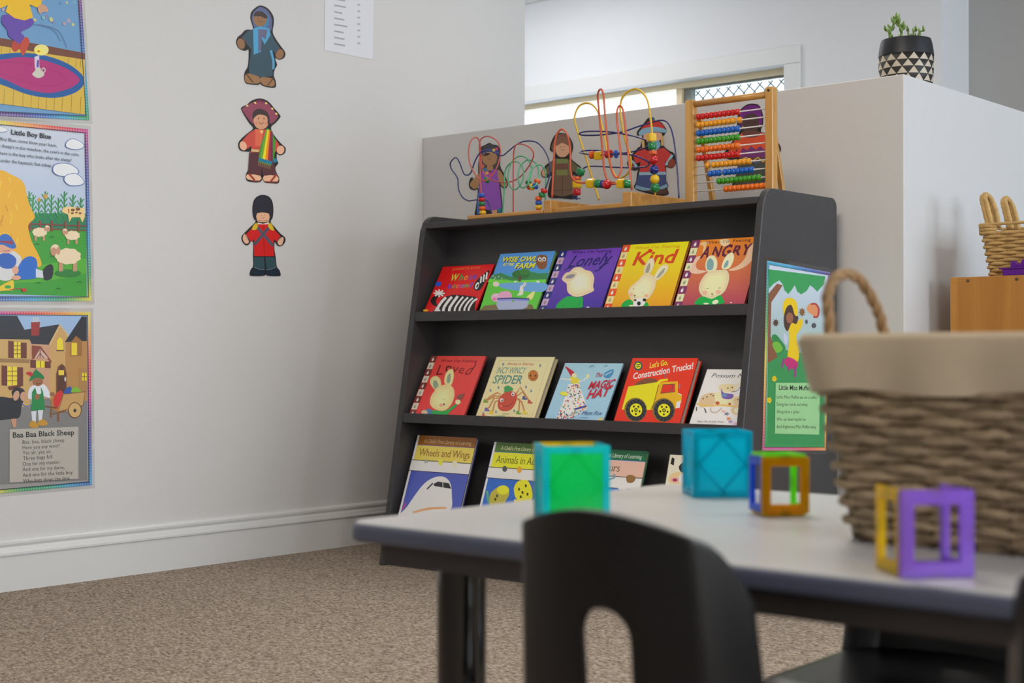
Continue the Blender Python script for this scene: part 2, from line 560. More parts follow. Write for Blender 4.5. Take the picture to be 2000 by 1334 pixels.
# ================================================================ BOOKCASE
M['case'] = mat('charcoal_paint', (62, 61, 63), 0.42, spec=0.45, var=0.12, vscale=14, bump=0.05, bscale=40)
BX0, BX1 = -3.785, -2.338           # outer faces of the side panels
PT = 0.024
def yfr(z):                         # front edge of the sides, leaning back with height
    return 3.645 + 0.172 * z
YB = 4.305
ZT = 1.252
bc = thing('display_bookcase', ((BX0 + BX1) / 2, 4.0, 0), 'charcoal painted three-tier display bookcase standing against the half wall', 'bookcase')
def side(x):
    pts = [(0, YB), (0, yfr(0))]
    poly = [(yfr(0), 0.0), (yfr(0.4), 0.4), (yfr(0.8), 0.8), (yfr(ZT - 0.055), ZT - 0.055)]
    for k in range(1, 7):           # rounded front top corner
        a = k / 7 * math.pi / 2
        c = (yfr(ZT) + 0.05, ZT - 0.05)
        poly.append((c[0] - 0.052 * math.cos(a), c[1] + 0.05 * math.sin(a)))
    poly.append((yfr(ZT) + 0.05, ZT))
    for k in range(0, 6):
        a = k / 5 * math.pi / 2
        poly.append((YB - 0.03 + 0.03 * math.sin(a), ZT - 0.03 + 0.03 * math.cos(a)))
    poly.append((YB, 0.0))
    return MB().prism([(x, y, z) for y, z in poly], (PT, 0, 0))
side(BX0).build('side_panel', M['case'], bc, bevel=0.003)
side(BX1 - PT).build('side_panel', M['case'], bc, bevel=0.003)
ix0, ix1 = BX0 + PT, BX1 - PT
MB().box((ix0, yfr(1.21) + 0.004, 1.204), (ix1, YB, 1.225)).build('top_board', M['case'], bc, bevel=0.002)
def ybk(z): return yfr(z) + 0.128
MB().prism([(ix0, ybk(0.02), 0.02), (ix0, ybk(0.02) + 0.012, 0.02), (ix0, ybk(1.204) + 0.012, 1.204), (ix0, ybk(1.204), 1.204)], (ix1 - ix0, 0, 0)).build('back_board', M['case'], bc)
MB().box((ix0, YB - 0.012, 0.02), (ix1, YB, 1.204)).build('rear_board', M['case'], bc)
TIERS = [0.899, 0.536, 0.165]       # lip tops
for zt in TIERS:
    MB().box((ix0, yfr(zt) + 0.014, zt - 0.032), (ix1, ybk(zt - 0.032) + 0.002, zt - 0.012)).build('shelf', M['case'], bc)
    MB().box((ix0, yfr(zt) + 0.001, zt - 0.034), (ix1, yfr(zt) + 0.014, zt)).build('shelf_lip', M['case'], bc, bevel=0.0015)
MB().box((ix0, yfr(0.05) + 0.02, 0), (ix1, yfr(0.05) + 0.04, 0.13)).build('kick_board', M['case'], bc)
# ================================================================ BOOKS
M['pages'] = mat('page_edges', (214, 206, 188), 0.8, var=0.06, vscale=90, stretch=(1, 20, 20))
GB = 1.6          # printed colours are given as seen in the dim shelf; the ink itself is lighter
BOOKS = {}
def book(key, label, tier, bl, br, tl, cover, thick=0.009, board=0.002, theta=28.0, xr=None, height=None, xl=None, pages=None, rnd=0):
    zt = TIERS[tier]
    Y0, z0 = yfr(zt) + 0.017, zt - 0.0115
    X0 = xl if xl is not None else atY(bl[0], bl[1], Y0).x
    X1 = xr if xr is not None else atY(br[0], br[1], Y0).x
    th = math.radians(theta)
    ey = Vector((0, math.sin(th), math.cos(th)))
    ex = Vector((1, 0, 0))
    o = Vector((X0, Y0, z0))
    if height is None:
        q = on_plane(tl[0], tl[1], o, ex.cross(ey)) - o
        height = q.dot(ey)
    n = ex.cross(ey)
    W_ = X1 - X0
    t = thing('picture_book', o + Vector((W_ / 2, 0.01, 0)), label, 'book', 'picture books on the display bookcase')
    back = -n
    cm = mat('cover_' + key, cover, 0.35, spec=0.5)
    def slab(name, a, b, d0, d1, m, bev=0.0):
        mb = MB()
        (x0, y0), (x1, y1) = a, b
        pts = [o + ex * x + ey * y + back * d0 for x, y in ((x0, y0), (x1, y0), (x1, y1), (x0, y1))]
        mb.prism(pts, back * (d1 - d0))
        return mb.build(name, m, t, bevel=bev)
    slab('front_cover', (0, 0), (W_, height), 0, board, cm)
    if thick > 2 * board:
        slab('page_block', (board, 0.003), (W_ - 0.004, height - 0.003), board, thick - board, pages or M['pages'])
        slab('back_cover', (0, 0), (W_, height), thick - board, thick, cm)
        slab('spine', (-0.0015, 0), (0, height), 0, thick, cm)
    p = Print(o, ex, ey, GB)
    p.lay = 2
    p.Wd, p.H, p.thing = W_, height, t
    BOOKS[key] = p
    return p
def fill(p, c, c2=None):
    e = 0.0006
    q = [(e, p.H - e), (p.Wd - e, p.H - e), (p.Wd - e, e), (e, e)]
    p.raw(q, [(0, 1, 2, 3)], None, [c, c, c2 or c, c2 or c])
def done(p):
    p.build('cover_print', M['print_gloss'], p.thing)
def rects(p, x0, x1, y0, y1, c):       # in cover fractions
    p.lpoly([(x0 * p.Wd, y0 * p.H), (x1 * p.Wd, y0 * p.H), (x1 * p.Wd, y1 * p.H), (x0 * p.Wd, y1 * p.H)], c)
def strip(p, ca, cb, pale, n=9):
    for i in range(n):
        y0, y1 = i / n, (i + 1) / n
        c = ca if (n - 1 - i) % 2 == 0 else cb
        rects(p, 0.004, 0.105 if i % 2 else 0.115, y0, y1 - 0.004, c)
        cx, cy = 0.052 * p.Wd, (y0 + 0.5 / n) * p.H
        r = p.H / n * 0.2
        cc = pale if (n - 1 - i) % 2 == 0 else tuple(int(x * 0.72) for x in cb)
        p.lpoly([(cx + r * math.cos(a) * 0.9, cy - r * 0.5 + r * math.sin(a) * 1.1) for a in [k * math.pi / 5 for k in range(10)]], cc)
        p.lpoly([(cx - r * .6, cy), (cx - r * .1, cy), (cx - r * .3, cy + r * 1.7)], cc)
        p.lpoly([(cx + r * .1, cy), (cx + r * .6, cy), (cx + r * .5, cy + r * 1.7)], cc)
def soft(p, pts, base, n=4, to=(1, 1, 1), k=0.10, smooth=5):
    """a shape with paler nested copies towards its middle"""
    cx = sum(a for a, b in pts) / len(pts); cy = sum(b for a, b in pts) / len(pts)
    for i in range(n):
        f = 1 - i * 0.2
        c = tuple(min(255, int(base[j] + (to[j] - base[j]) * i * k)) for j in range(3))
        p.poly([(cx + (a - cx) * f, cy + (b - cy) * f) for a, b in pts], c, smooth)

# --- top shelf
p = book('red_zebra', 'small red picture book with zebra stripes and lettering in many colours, top shelf', 0, (825, 609.6), (926, 608.5), (865, 521), (150, 12, 16), thick=0.007, theta=31)
fill(p, (196, 16, 20), (188, 14, 18))
p.zoom(800, 450, 4.762)
p.text('JEANNETTE ROWE', (395, 372), (652, 356), 22, (214, 120, 60), space=1.1)
for ch, a, b, c in (('W', (372, 470), (440, 465), (170, 190, 60)), ('h', (455, 466), (490, 462), (40, 130, 60)), ('o', (498, 462), (535, 459), (225, 130, 40)), ('s', (543, 460), (572, 456), (120, 60, 150)), ('e', (578, 456), (620, 450), (80, 60, 160))):
    p.text(ch, a, b, 62 if ch in 'Wh' else 58, c, 0.02)
for ch, a, b, c in (('b', (352, 540), (385, 538), (60, 60, 190)), ('o', (392, 538), (420, 536), (60, 150, 80)), ('t', (426, 536), (444, 535), (230, 130, 40)), ('t', (448, 535), (468, 534), (200, 60, 140)), ('o', (472, 534), (500, 532), (50, 130, 190)), ('m', (504, 532), (548, 529), (60, 150, 80)), ('?', (554, 529), (580, 527), (70, 70, 190))):
    p.text(ch, a, b, 42, c, 0.02)
p.poly([(745, 370), (640, 450), (600, 510), (603, 548), (645, 558), (690, 505)], (20, 18, 20), 4)
p.ell(628, 515, 17, 34, (225, 222, 215), 20)
p.ell(631, 517, 8, 18, (20, 18, 20), 20)
for a, b in (((668, 430), (660, 490)), ((695, 410), (686, 480)), ((722, 390), (712, 455))):
    p.line([a, b], 15, (225, 222, 215))
p.poly([(215, 620), (290, 590), (330, 570), (320, 595), (270, 615), (245, 660), (260, 700), (225, 700), (195, 660)], (22, 20, 22), 4)
for a in range(0, 360, 45):
    r = math.radians(a)
    p.line([(275, 585), (275 + 52 * math.cos(r), 585 + 46 * math.sin(r) * 0.8)], 14, (228, 226, 222))
p.ell(268, 500, 30, 22, (40, 80, 190), -20)
p.poly([(215, 755), (260, 700), (300, 630), (400, 598), (520, 605), (620, 620), (607, 752)], (22, 20, 22), 0)
for i, x in enumerate((285, 340, 395, 445, 490, 535, 575)):
    p.line([(x + 55, 612 + abs(i - 2) * 6), (x + 15, 665), (x - 20, 720), (x - 25, 752)], 24 if i < 3 else 17, (228, 226, 222), 4)
p.poly([(230, 752), (250, 715), (280, 735), (290, 752)], (228, 226, 222))
p.ell(150, 745, 25, 10, (215, 160, 30))
done(p)

p = book('owl', 'picture book of a green farm pond with yellow title and small owl, top shelf', 0, (935.5, 607.5), (1043.6, 605.4), (977.5, 496), (60, 130, 60), thick=0.012, theta=28)
fill(p, (74, 134, 214), (74, 134, 214))
p.zoom(800, 450, 4.762)
p.poly([(770, 410), (1302, 360), (1288, 425), (1275, 450), (742, 450)], (60, 140, 190))
p.poly([(770, 415), (850, 395), (930, 430), (1000, 425), (1100, 380), (1200, 400), (1290, 395), (1268, 470), (735, 470)], (48, 120, 70), 0)
p.poly([(742, 460), (900, 455), (1000, 480), (1265, 470), (1175, 738), (650, 746)], (84, 178, 56))
p.poly([(745, 450), (900, 470), (1270, 455), (1262, 500), (850, 490), (725, 480)], (96, 190, 60))
p.poly([(830, 500), (960, 487), (1262, 490), (1240, 570), (1000, 560), (860, 535)], (96, 150, 214), 4)
p.ell(1035, 410, 82, 42, (40, 100, 44)); p.ell(1070, 385, 50, 28, (50, 116, 50)); p.poly([(1010, 425), (1040, 425), (1035, 475), (1012, 475)], (84, 60, 40))
p.text('WISE OWL', (862, 296), (1180, 290), 44, (40, 40, 90), 0.05, 0.15)
p.text('WISE OWL', (858, 292), (1176, 286), 44, (240, 216, 50), 0.03, 0.15)
p.text('AT THE', (862, 330), (965, 328), 24, (240, 216, 50), 0.03, 0.15)
p.text('FARM', (980, 358), (1165, 352), 46, (40, 40, 90), 0.05, 0.1)
p.text('FARM', (976, 354), (1161, 348), 46, (240, 216, 50), 0.03, 0.1)
p.poly([(1190, 240), (1230, 228), (1278, 240), (1280, 300), (1265, 350), (1215, 362), (1180, 320)], (120, 74, 40), 3)
p.ell(1212, 270, 18, 20, (240, 236, 220)); p.ell(1252, 268, 18, 20, (240, 236, 220)); p.ell(1212, 272, 8, 9, (20, 20, 20)); p.ell(1252, 270, 8, 9, (20, 20, 20)); p.poly([(1226, 285), (1240, 285), (1232, 302)], (230, 160, 40))
for x, y in ((775, 425), (800, 438), (830, 432), (860, 446), (790, 452)): p.ell(x, y, 6, 5, (240, 240, 230))
p.ell(985, 478, 12, 8, (245, 245, 240)); p.ell(1195, 478, 16, 10, (245, 245, 240)); p.ell(805, 500, 30, 24, (230, 190, 180))
p.poly([(700, 700), (800, 690), (1140, 690), (1160, 738), (650, 745)], (110, 96, 60))
p.poly([(830, 585), (900, 565), (945, 585), (945, 640), (850, 640)], (236, 150, 180), 3); p.ell(800, 625, 40, 40, (240, 160, 190)); p.ell(790, 640, 18, 14, (214, 110, 150)); p.ell(790, 605, 7, 7, (250, 250, 250)); p.ell(815, 600, 7, 7, (250, 250, 250))
p.poly([(1030, 520), (1050, 515), (1060, 560), (1050, 600), (1000, 605), (1020, 580)], (232, 206, 190), 3); p.line([(1050, 520), (1075, 480)], 10, (232, 206, 190)); p.line([(1060, 530), (1088, 490)], 10, (225, 196, 180))
p.poly([(1165, 565), (1140, 640), (1085, 640), (1110, 600)], (236, 226, 130), 3)
p.poly([(815, 636), (1115, 628), (1095, 715), (1040, 738), (830, 740), (808, 700)], (150, 160, 190), 0)
p.line([(815, 638), (960, 632), (1115, 640)], 14, (50, 60, 110)); p.line([(825, 650), (960, 646), (1108, 652)], 16, (120, 130, 200)); p.ell(965, 655, 14, 10, (90, 160, 80))
p.line([(760, 744), (830, 744)], 8, (110, 150, 220))
done(p)

def sweater(p, pts, c=(20, 150, 62)): p.poly(pts, c, 4)
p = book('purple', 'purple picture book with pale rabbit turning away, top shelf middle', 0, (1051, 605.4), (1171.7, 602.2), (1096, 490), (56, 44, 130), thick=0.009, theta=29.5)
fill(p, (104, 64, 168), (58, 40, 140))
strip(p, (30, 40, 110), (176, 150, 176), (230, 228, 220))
p.zoom(800, 450, 4.762)
p.text('When I\'m Feeling', (1510, 216), (1878, 202), 26, (40, 26, 84), space=1.15)
p.text('Lonely', (1470, 345), (1868, 310), 105, (30, 26, 96), 0.005, 0.35)
p.line([(1440, 372), (1480, 350), (1530, 358)], 8, (30, 26, 96), 4); p.line([(1720, 378), (1760, 370), (1800, 330), (1850, 300)], 8, (30, 26, 96), 4)
soft(p, [(1530, 350), (1590, 342), (1640, 370), (1690, 385), (1718, 440), (1708, 520), (1715, 560), (1660, 590), (1580, 618), (1520, 612), (1470, 570), (1462, 500), (1440, 480), (1418, 450), (1450, 400), (1490, 385)], (206, 186, 150), to=(238, 224, 190), k=0.3)
p.poly([(1425, 460), (1440, 410), (1500, 385), (1560, 400), (1530, 450), (1470, 480)], (198, 180, 150), 4); p.poly([(1450, 445), (1480, 415), (1540, 412), (1510, 445)], (120, 124, 130), 4)
sweater(p, [(1375, 728), (1390, 670), (1470, 615), (1560, 625), (1610, 620), (1612, 680), (1590, 722)])
p.line([(1425, 728), (1435, 690)], 5, (14, 110, 48)); p.line([(1580, 700), (1585, 660)], 5, (14, 110, 48)); p.ell(1660, 716, 14, 6, (225, 210, 210))
done(p)

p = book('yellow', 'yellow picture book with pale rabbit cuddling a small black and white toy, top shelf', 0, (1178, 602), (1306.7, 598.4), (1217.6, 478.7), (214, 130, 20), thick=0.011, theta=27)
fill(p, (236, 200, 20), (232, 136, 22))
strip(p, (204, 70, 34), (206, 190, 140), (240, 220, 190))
p.zoom(1160, 440, 5.556)
p.text('When I\'m Feeling', (440, 262), (930, 240), 30, (200, 130, 20), space=1.15)
p.text('Kind', (415, 435), (885, 405), 140, (186, 62, 20), 0.02, 0.12)
p.ell(612, 278, 24, 20, (200, 40, 20))
soft(p, [(540, 520), (560, 430), (605, 365), (650, 365), (655, 430), (610, 525)], (196, 184, 150), 2, (214, 206, 180), 0.5); p.poly([(560, 510), (575, 450), (610, 410), (610, 470), (590, 515)], (140, 136, 120), 4)
soft(p, [(655, 560), (690, 490), (740, 435), (800, 430), (805, 480), (750, 550), (680, 605)], (200, 188, 150), 2, (220, 210, 180), 0.5); p.poly([(680, 570), (720, 510), (770, 465), (760, 510), (710, 565)], (140, 140, 130), 4)
soft(p, [(480, 600), (540, 535), (620, 535), (670, 590), (665, 680), (600, 790), (500, 830), (420, 820), (375, 750), (390, 680)], (200, 186, 150), 4, (226, 214, 170), 0.3)
for x, y in ((405, 755), (570, 765)): p.ell(x, y, 22, 18, (220, 160, 130))
for x, y in ((432, 690), (535, 735)): p.ell(x, y, 5, 5, (60, 50, 50))
p.ell(445, 765, 9, 7, (60, 50, 50)); p.line([(445, 775), (445, 790)], 4, (60, 50, 50))
sweater(p, [(300, 884), (330, 830), (390, 805), (430, 850), (400, 886)]); sweater(p, [(540, 878), (560, 830), (590, 850), (590, 878)])
p.poly([(430, 840), (470, 800), (540, 800), (560, 840), (520, 882), (440, 884)], (230, 228, 226), 3); p.ell(490, 850, 20, 22, (24, 24, 30)); p.ell(550, 812, 20, 16, (24, 24, 30)); p.ell(450, 815, 14, 12, (60, 60, 70)); p.ell(410, 875, 30, 9, (226, 212, 170))
done(p)

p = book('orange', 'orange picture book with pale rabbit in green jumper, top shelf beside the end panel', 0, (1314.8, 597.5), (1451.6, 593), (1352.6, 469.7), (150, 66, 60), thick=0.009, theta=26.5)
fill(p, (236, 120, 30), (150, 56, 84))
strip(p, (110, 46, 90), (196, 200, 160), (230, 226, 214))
p.zoom(1160, 440, 5.556)
p.poly([(1040, 500), (1080, 400), (1110, 350), (1160, 340), (1110, 420), (1130, 480), (1230, 500), (1120, 530)], (226, 170, 150), 4)
p.poly([(1460, 488), (1560, 440), (1640, 360), (1690, 230), (1740, 200), (1735, 340), (1660, 440), (1540, 492)], (228, 170, 140), 4)
p.poly([(1150, 210), (1190, 180), (1260, 185), (1220, 220), (1210, 330), (1180, 300), (1190, 230)], (232, 170, 120), 4)
p.poly([(1360, 170), (1430, 150), (1480, 170), (1460, 215), (1400, 230)], (232, 180, 140), 4)
p.text('When I\'m Feeling', (1212, 205), (1700, 172), 30, (60, 30, 40), space=1.15)
for ch, a, b, h in (('A', (1150, 358), (1240, 350), 120), ('N', (1270, 345), (1370, 340), 110), ('G', (1378, 345), (1478, 335), 125), ('R', (1490, 330), (1585, 322), 105), ('Y', (1600, 325), (1700, 310), 112)):
    p.text(ch, a, b, h, (84, 26, 50), 0.03, 0.15)
soft(p, [(1220, 490), (1212, 420), (1240, 345), (1300, 330), (1340, 390), (1330, 480), (1270, 510)], (200, 196, 160), 2, (220, 216, 180), 0.5); p.poly([(1232, 480), (1230, 400), (1265, 360), (1300, 400), (1290, 480)], (110, 146, 150), 4)
soft(p, [(1390, 470), (1405, 390), (1450, 320), (1510, 300), (1520, 370), (1470, 470)], (204, 200, 160), 2, (222, 216, 180), 0.5); p.poly([(1410, 465), (1425, 410), (1460, 380), (1455, 440)], (110, 146, 150), 4)
soft(p, [(1240, 510), (1330, 490), (1440, 490), (1470, 560), (1450, 660), (1400, 740), (1280, 800), (1180, 770), (1140, 690), (1170, 590)], (196, 186, 150), 4, (230, 216, 160), 0.3)
for x, y in ((1205, 735), (1350, 725)): p.ell(x, y, 28, 22, (222, 160, 140))
for x, y in ((1235, 690), (1365, 685)): p.line([(x - 14, y), (x + 14, y - 4)], 5, (90, 90, 80))
p.ell(1285, 748, 8, 7, (40, 40, 30)); p.line([(1285, 755), (1283, 778)], 4, (60, 50, 40))
sweater(p, [(1110, 862), (1125, 805), (1190, 775), (1280, 800), (1370, 760), (1400, 800), (1400, 852)]); p.ell(1320, 835, 36, 22, (222, 214, 180), -20); p.ell(1220, 852, 30, 9, (222, 214, 180)); p.ell(1490, 842, 12, 6, (220, 190, 180))
done(p)

# --- middle shelf
p = book('red', 'red picture book with pale rabbit reaching up, middle shelf', 1, (797.6, 808.6), (904.3, 815.2), (842.7, 695), (170, 40, 44), thick=0.009, theta=29)
fill(p, (206, 64, 60), (200, 52, 52))
strip(p, (110, 50, 44), (196, 190, 176), (226, 220, 206))
p.zoom(780, 670, 4.545)
p.text('When I\'m Feeling', (365, 168), (685, 172), 24, (96, 20, 26), space=1.15)
p.text('L', (325, 285), (385, 280), 92, (90, 26, 30), -0.01)
p.text('o', (402, 258), (455, 255), 80, (80, 24, 26), 0.0); p.text('v', (462, 262), (512, 265), 80, (90, 26, 30), -0.012); p.text('e', (520, 270), (565, 272), 80, (90, 26, 30), -0.012); p.text('d', (580, 290), (655, 270), 90, (90, 26, 30), -0.012, 0.3)
p.line([(430, 240), (415, 225), (430, 205), (455, 215), (450, 240)], 6, (80, 24, 26), 4)
soft(p, [(300, 400), (272, 350), (290, 305), (335, 295), (368, 330), (370, 400), (335, 420)], (196, 184, 130), 2, (210, 200, 150), 0.5); p.poly([(310, 400), (300, 350), (325, 330), (348, 370), (340, 405)], (130, 146, 124), 4)
soft(p, [(400, 350), (410, 280), (440, 240), (475, 235), (485, 300), (465, 370), (430, 380)], (200, 188, 130), 2, (214, 204, 150), 0.5); p.poly([(420, 345), (428, 295), (455, 270), (455, 330), (440, 360)], (130, 146, 124), 4)
soft(p, [(310, 430), (350, 385), (430, 370), (480, 400), (490, 470), (460, 550), (400, 600), (320, 590), (275, 545), (280, 480)], (204, 186, 130), 4, (222, 206, 150), 0.3)
p.ell(398, 545, 7, 9, (60, 50, 40)); p.ell(375, 552, 20, 14, (214, 150, 120)); p.line([(395, 505), (405, 500)], 4, (80, 70, 60))
sweater(p, [(290, 640), (300, 600), (400, 605), (470, 565), (500, 545), (512, 560), (450, 610), (410, 648)])
p.ell(262, 612, 32, 28, (60, 110, 150)); p.ell(225, 618, 28, 22, (190, 170, 140)); p.ell(522, 525, 24, 22, (214, 196, 150)); p.poly([(510, 470), (585, 445), (555, 505), (520, 500)], (120, 70, 60)); p.line([(455, 645), (520, 655)], 10, (220, 130, 120))
done(p)

p = book('spider', 'cream board book with red spider in green hat, middle shelf', 1, (927.9, 815.2), (1041.8, 820.7), (971.4, 697), (206, 188, 144), thick=0.02, board=0.003, theta=28)
fill(p, (216, 198, 152), (210, 190, 144))
p.zoom(780, 670, 4.545)
p.line([(890, 155), (1322, 160), (1165, 680), (700, 655)], 3, (190, 160, 110), 0, True)
p.text('Stories in Stitches', (955, 195), (1192, 198), 24, (176, 70, 50), 0.01, 0.25)
p.text('INCY WINCY', (862, 268), (1112, 272), 56, (86, 130, 116), 0.01, 0.05); p.text('SPIDER', (825, 358), (1082, 362), 74, (86, 130, 116), 0.02, 0.05)
for x, y in ((922, 188), (1250, 200), (880, 395), (810, 420), (1125, 390), (1170, 425), (745, 625), (858, 610), (1020, 602), (1075, 665)): p.poly([(x, y - 16), (x + 9, y + 4), (x, y + 14), (x - 9, y + 4)], (110, 124, 140), 2)
p.ell(1188, 290, 46, 50, (170, 104, 40), 10); p.ell(1165, 290, 7, 9, (40, 30, 20)); p.ell(1210, 290, 7, 9, (40, 30, 20)); p.line([(1170, 312), (1190, 322), (1206, 312)], 4, (60, 30, 20), 3)
for leg in ([(900, 460), (870, 440), (800, 480), (770, 510)], [(885, 490), (840, 490), (800, 570), (775, 590)], [(890, 510), (850, 520), (830, 600), (815, 620)], [(1040, 450), (1075, 390), (1120, 480)], [(1045, 470), (1100, 430), (1150, 510)], [(1040, 490), (1070, 500), (1060, 610)], [(1050, 500), (1085, 520), (1110, 600)], [(895, 475), (850, 470), (760, 520)]):
    p.line(leg, 13, (176, 120, 70))
for x, y, c in ((765, 515, (110, 140, 50)), (775, 590, (90, 80, 150)), (815, 615, (206, 180, 50)), (752, 645, (190, 90, 70)), (1110, 488, (70, 80, 130)), (1158, 522, (170, 70, 56)), (1056, 618, (90, 140, 60)), (1115, 615, (206, 180, 50))):
    p.poly([(x - 20, y + 14), (x - 14, y - 16), (x + 6, y - 16), (x + 8, y), (x + 26, y + 4), (x + 24, y + 16)], c)
p.poly([(900, 470), (960, 430), (1020, 435), (1045, 470), (1030, 540), (985, 595), (920, 605), (880, 580), (875, 530)], (176, 66, 50), 4)
p.ell(910, 508, 15, 17, (240, 236, 226)); p.ell(1010, 455, 15, 17, (240, 236, 226)); p.ell(913, 510, 7, 8, (30, 20, 20)); p.ell(1008, 457, 7, 8, (30, 20, 20)); p.line([(915, 555), (960, 562), (1010, 530)], 5, (110, 30, 24), 4); p.ell(905, 560, 12, 10, (200, 100, 80))
p.poly([(935, 420), (930, 395), (965, 378), (1000, 395), (1010, 408), (1000, 425), (930, 438)], (60, 140, 80), 3)
p.text('and other', (918, 634), (975, 636), 14, (120, 110, 90)); p.text('NURSERY', (842, 666), (938, 668), 22, (60, 130, 90), 0.02); p.text('rhymes', (950, 668), (1025, 670), 22, (190, 80, 60), 0.02, 0.2)
done(p)

p = book('hat', 'thin light blue picture book with dancing figure in patterned robe, middle shelf', 1, (1062.3, 821.8), (1176, 825), (1105.6, 709), (150, 180, 206), thick=0.006, theta=30.5)
fill(p, (146, 186, 220), (140, 178, 214))
p.zoom(780, 670, 4.545)
p.poly([(1470, 205), (1530, 240), (1560, 275), (1530, 300), (1490, 240)], (170, 30, 50), 3)
p.ell(1552, 290, 22, 24, (232, 200, 160)); p.poly([(1515, 300), (1600, 320), (1590, 360), (1530, 358)], (226, 190, 60), 3)
p.line([(1530, 325), (1430, 318)], 10, (235, 225, 210)); p.line([(1590, 345), (1640, 330), (1680, 285)], 10, (235, 225, 210)); p.ell(1672, 295, 14, 22, (230, 220, 150), 20)
p.poly([(1500, 365), (1600, 360), (1625, 450), (1670, 575), (1560, 610), (1400, 690), (1380, 690), (1440, 560), (1480, 450)], (232, 228, 216), 0)
p.poly([(1380, 692), (1540, 640), (1670, 570), (1660, 590), (1550, 650), (1420, 692)], (220, 220, 224), 0)
random.seed(3)
for i in range(110):
    t = random.random(); y = 370 + t * 300
    xa = 1505 - t * 110; xb = 1598 + min(t, .7) * 95 - max(0, t - .7) * 420
    x = xa + random.random() * (xb - xa)
    p.ell(x, y, 7, 5, random.choice([(200, 40, 40), (30, 60, 150), (230, 180, 40), (30, 30, 40), (50, 130, 80), (220, 120, 50)]), random.random() * 180, 6)
p.poly([(1425, 450), (1450, 430), (1490, 440), (1500, 470), (1450, 470)], (226, 206, 70)); p.line([(1560, 590), (1665, 560)], 12, (40, 60, 140))
p.line([(1560, 600), (1540, 665)], 10, (190, 150, 110))
p.text('The', (1740, 308), (1800, 300), 40, (170, 36, 50), 0.0, 0.2); p.text('MAGIC', (1675, 412), (1905, 388), 66, (176, 22, 44), 0.025, 0.2); p.text('HAT', (1662, 498), (1862, 468), 78, (176, 22, 44), 0.025, 0.15)
p.poly([(1822, 300), (1830, 265), (1900, 235), (1895, 275), (1860, 310)], (60, 130, 176), 3); p.line([(1830, 290), (1890, 255)], 6, (190, 220, 240))
p.text('Mem Fox', (1620, 640), (1800, 642), 36, (60, 80, 120), 0.0, 0.3)
p.line([(1690, 215), (1720, 200), (1735, 215)], 5, (110, 140, 180), 3); p.line([(1820, 210), (1850, 200)], 5, (110, 140, 180))
p.poly([(1720, 698), (1760, 685), (1812, 660), (1800, 702)], (214, 176, 90)); p.line([(1600, 662), (1680, 664)], 4, (110, 140, 180)); p.line([(1580, 688), (1660, 690)], 8, (110, 140, 180))
done(p)

p = book('truck', 'bright orange-red board book with big yellow dump truck, middle shelf', 1, (1197.4, 826.4), (1325.8, 829), (1236, 699), (206, 40, 18), thick=0.024, board=0.003, theta=27)
fill(p, (226, 50, 22), (220, 44, 20))
p.zoom(1160, 670, 5.882)
p.ell(508, 262, 52, 56, (70, 90, 100)); p.ell(508, 262, 42, 46, (20, 20, 24)); p.ell(508, 262, 34, 37, (230, 206, 40)); p.line([(488, 252), (530, 248)], 9, (20, 20, 24)); p.line([(488, 274), (530, 270)], 9, (20, 20, 24))
p.text('Let\'s Go,', (640, 290), (850, 248), 62, (240, 200, 50), 0.02, up=(645, 228))
p.text('Construction Trucks!', (448, 418), (1138, 294), 72, (236, 232, 226), 0.022, up=(456, 346))
p.poly([(470, 485), (540, 430), (620, 405), (720, 420), (700, 460)], (110, 70, 44), 3)
p.line([(820, 400), (826, 350)], 14, (90, 90, 100))
p.poly([(395, 500), (720, 450), (760, 420), (850, 408), (850, 430), (780, 445), (745, 480), (690, 690), (650, 770), (320, 765)], (240, 196, 16), 0)
p.poly([(745, 480), (790, 448), (965, 440), (965, 570), (1010, 590), (1005, 680), (960, 750), (640, 770), (690, 690)], (226, 160, 20), 0)
p.poly([(795, 480), (930, 472), (930, 560), (765, 578)], (200, 44, 24)); p.line([(795, 480), (930, 472), (930, 560), (765, 578)], 10, (90, 60, 50), 0, True); p.line([(905, 480), (900, 530), (880, 555)], 12, (90, 70, 90))
p.line([(745, 480), (690, 690), (660, 760)], 8, (120, 70, 16)); p.line([(985, 470), (980, 520)], 14, (130, 110, 120)); p.poly([(950, 680), (1000, 660), (985, 745), (940, 750)], (200, 196, 200)); p.line([(965, 580), (1010, 600)], 8, (190, 190, 200))
for cx, cy in ((485, 770), (808, 775)):
    p.ell(cx - 6, cy - 4, 130, 138, (120, 100, 40)); p.ell(cx, cy, 118, 128, (52, 52, 56))
    for k in range(14):
        a = k * 2 * math.pi / 14
        p.line([(cx + 84 * math.cos(a), cy + 92 * math.sin(a)), (cx + 114 * math.cos(a + .15), cy + 124 * math.sin(a + .15))], 14, (22, 22, 24))
    p.ell(cx, cy, 82, 88, (24, 24, 26)); p.ell(cx, cy, 72, 76, (238, 200, 24)); p.ell(cx, cy, 20, 22, (30, 30, 30)); p.ell(cx, cy, 9, 10, (238, 200, 24))
    for k in range(5):
        a = k * 2 * math.pi / 5 - 0.9
        p.ell(cx + 44 * math.cos(a), cy + 47 * math.sin(a), 11, 12, (40, 34, 20))
done(p)

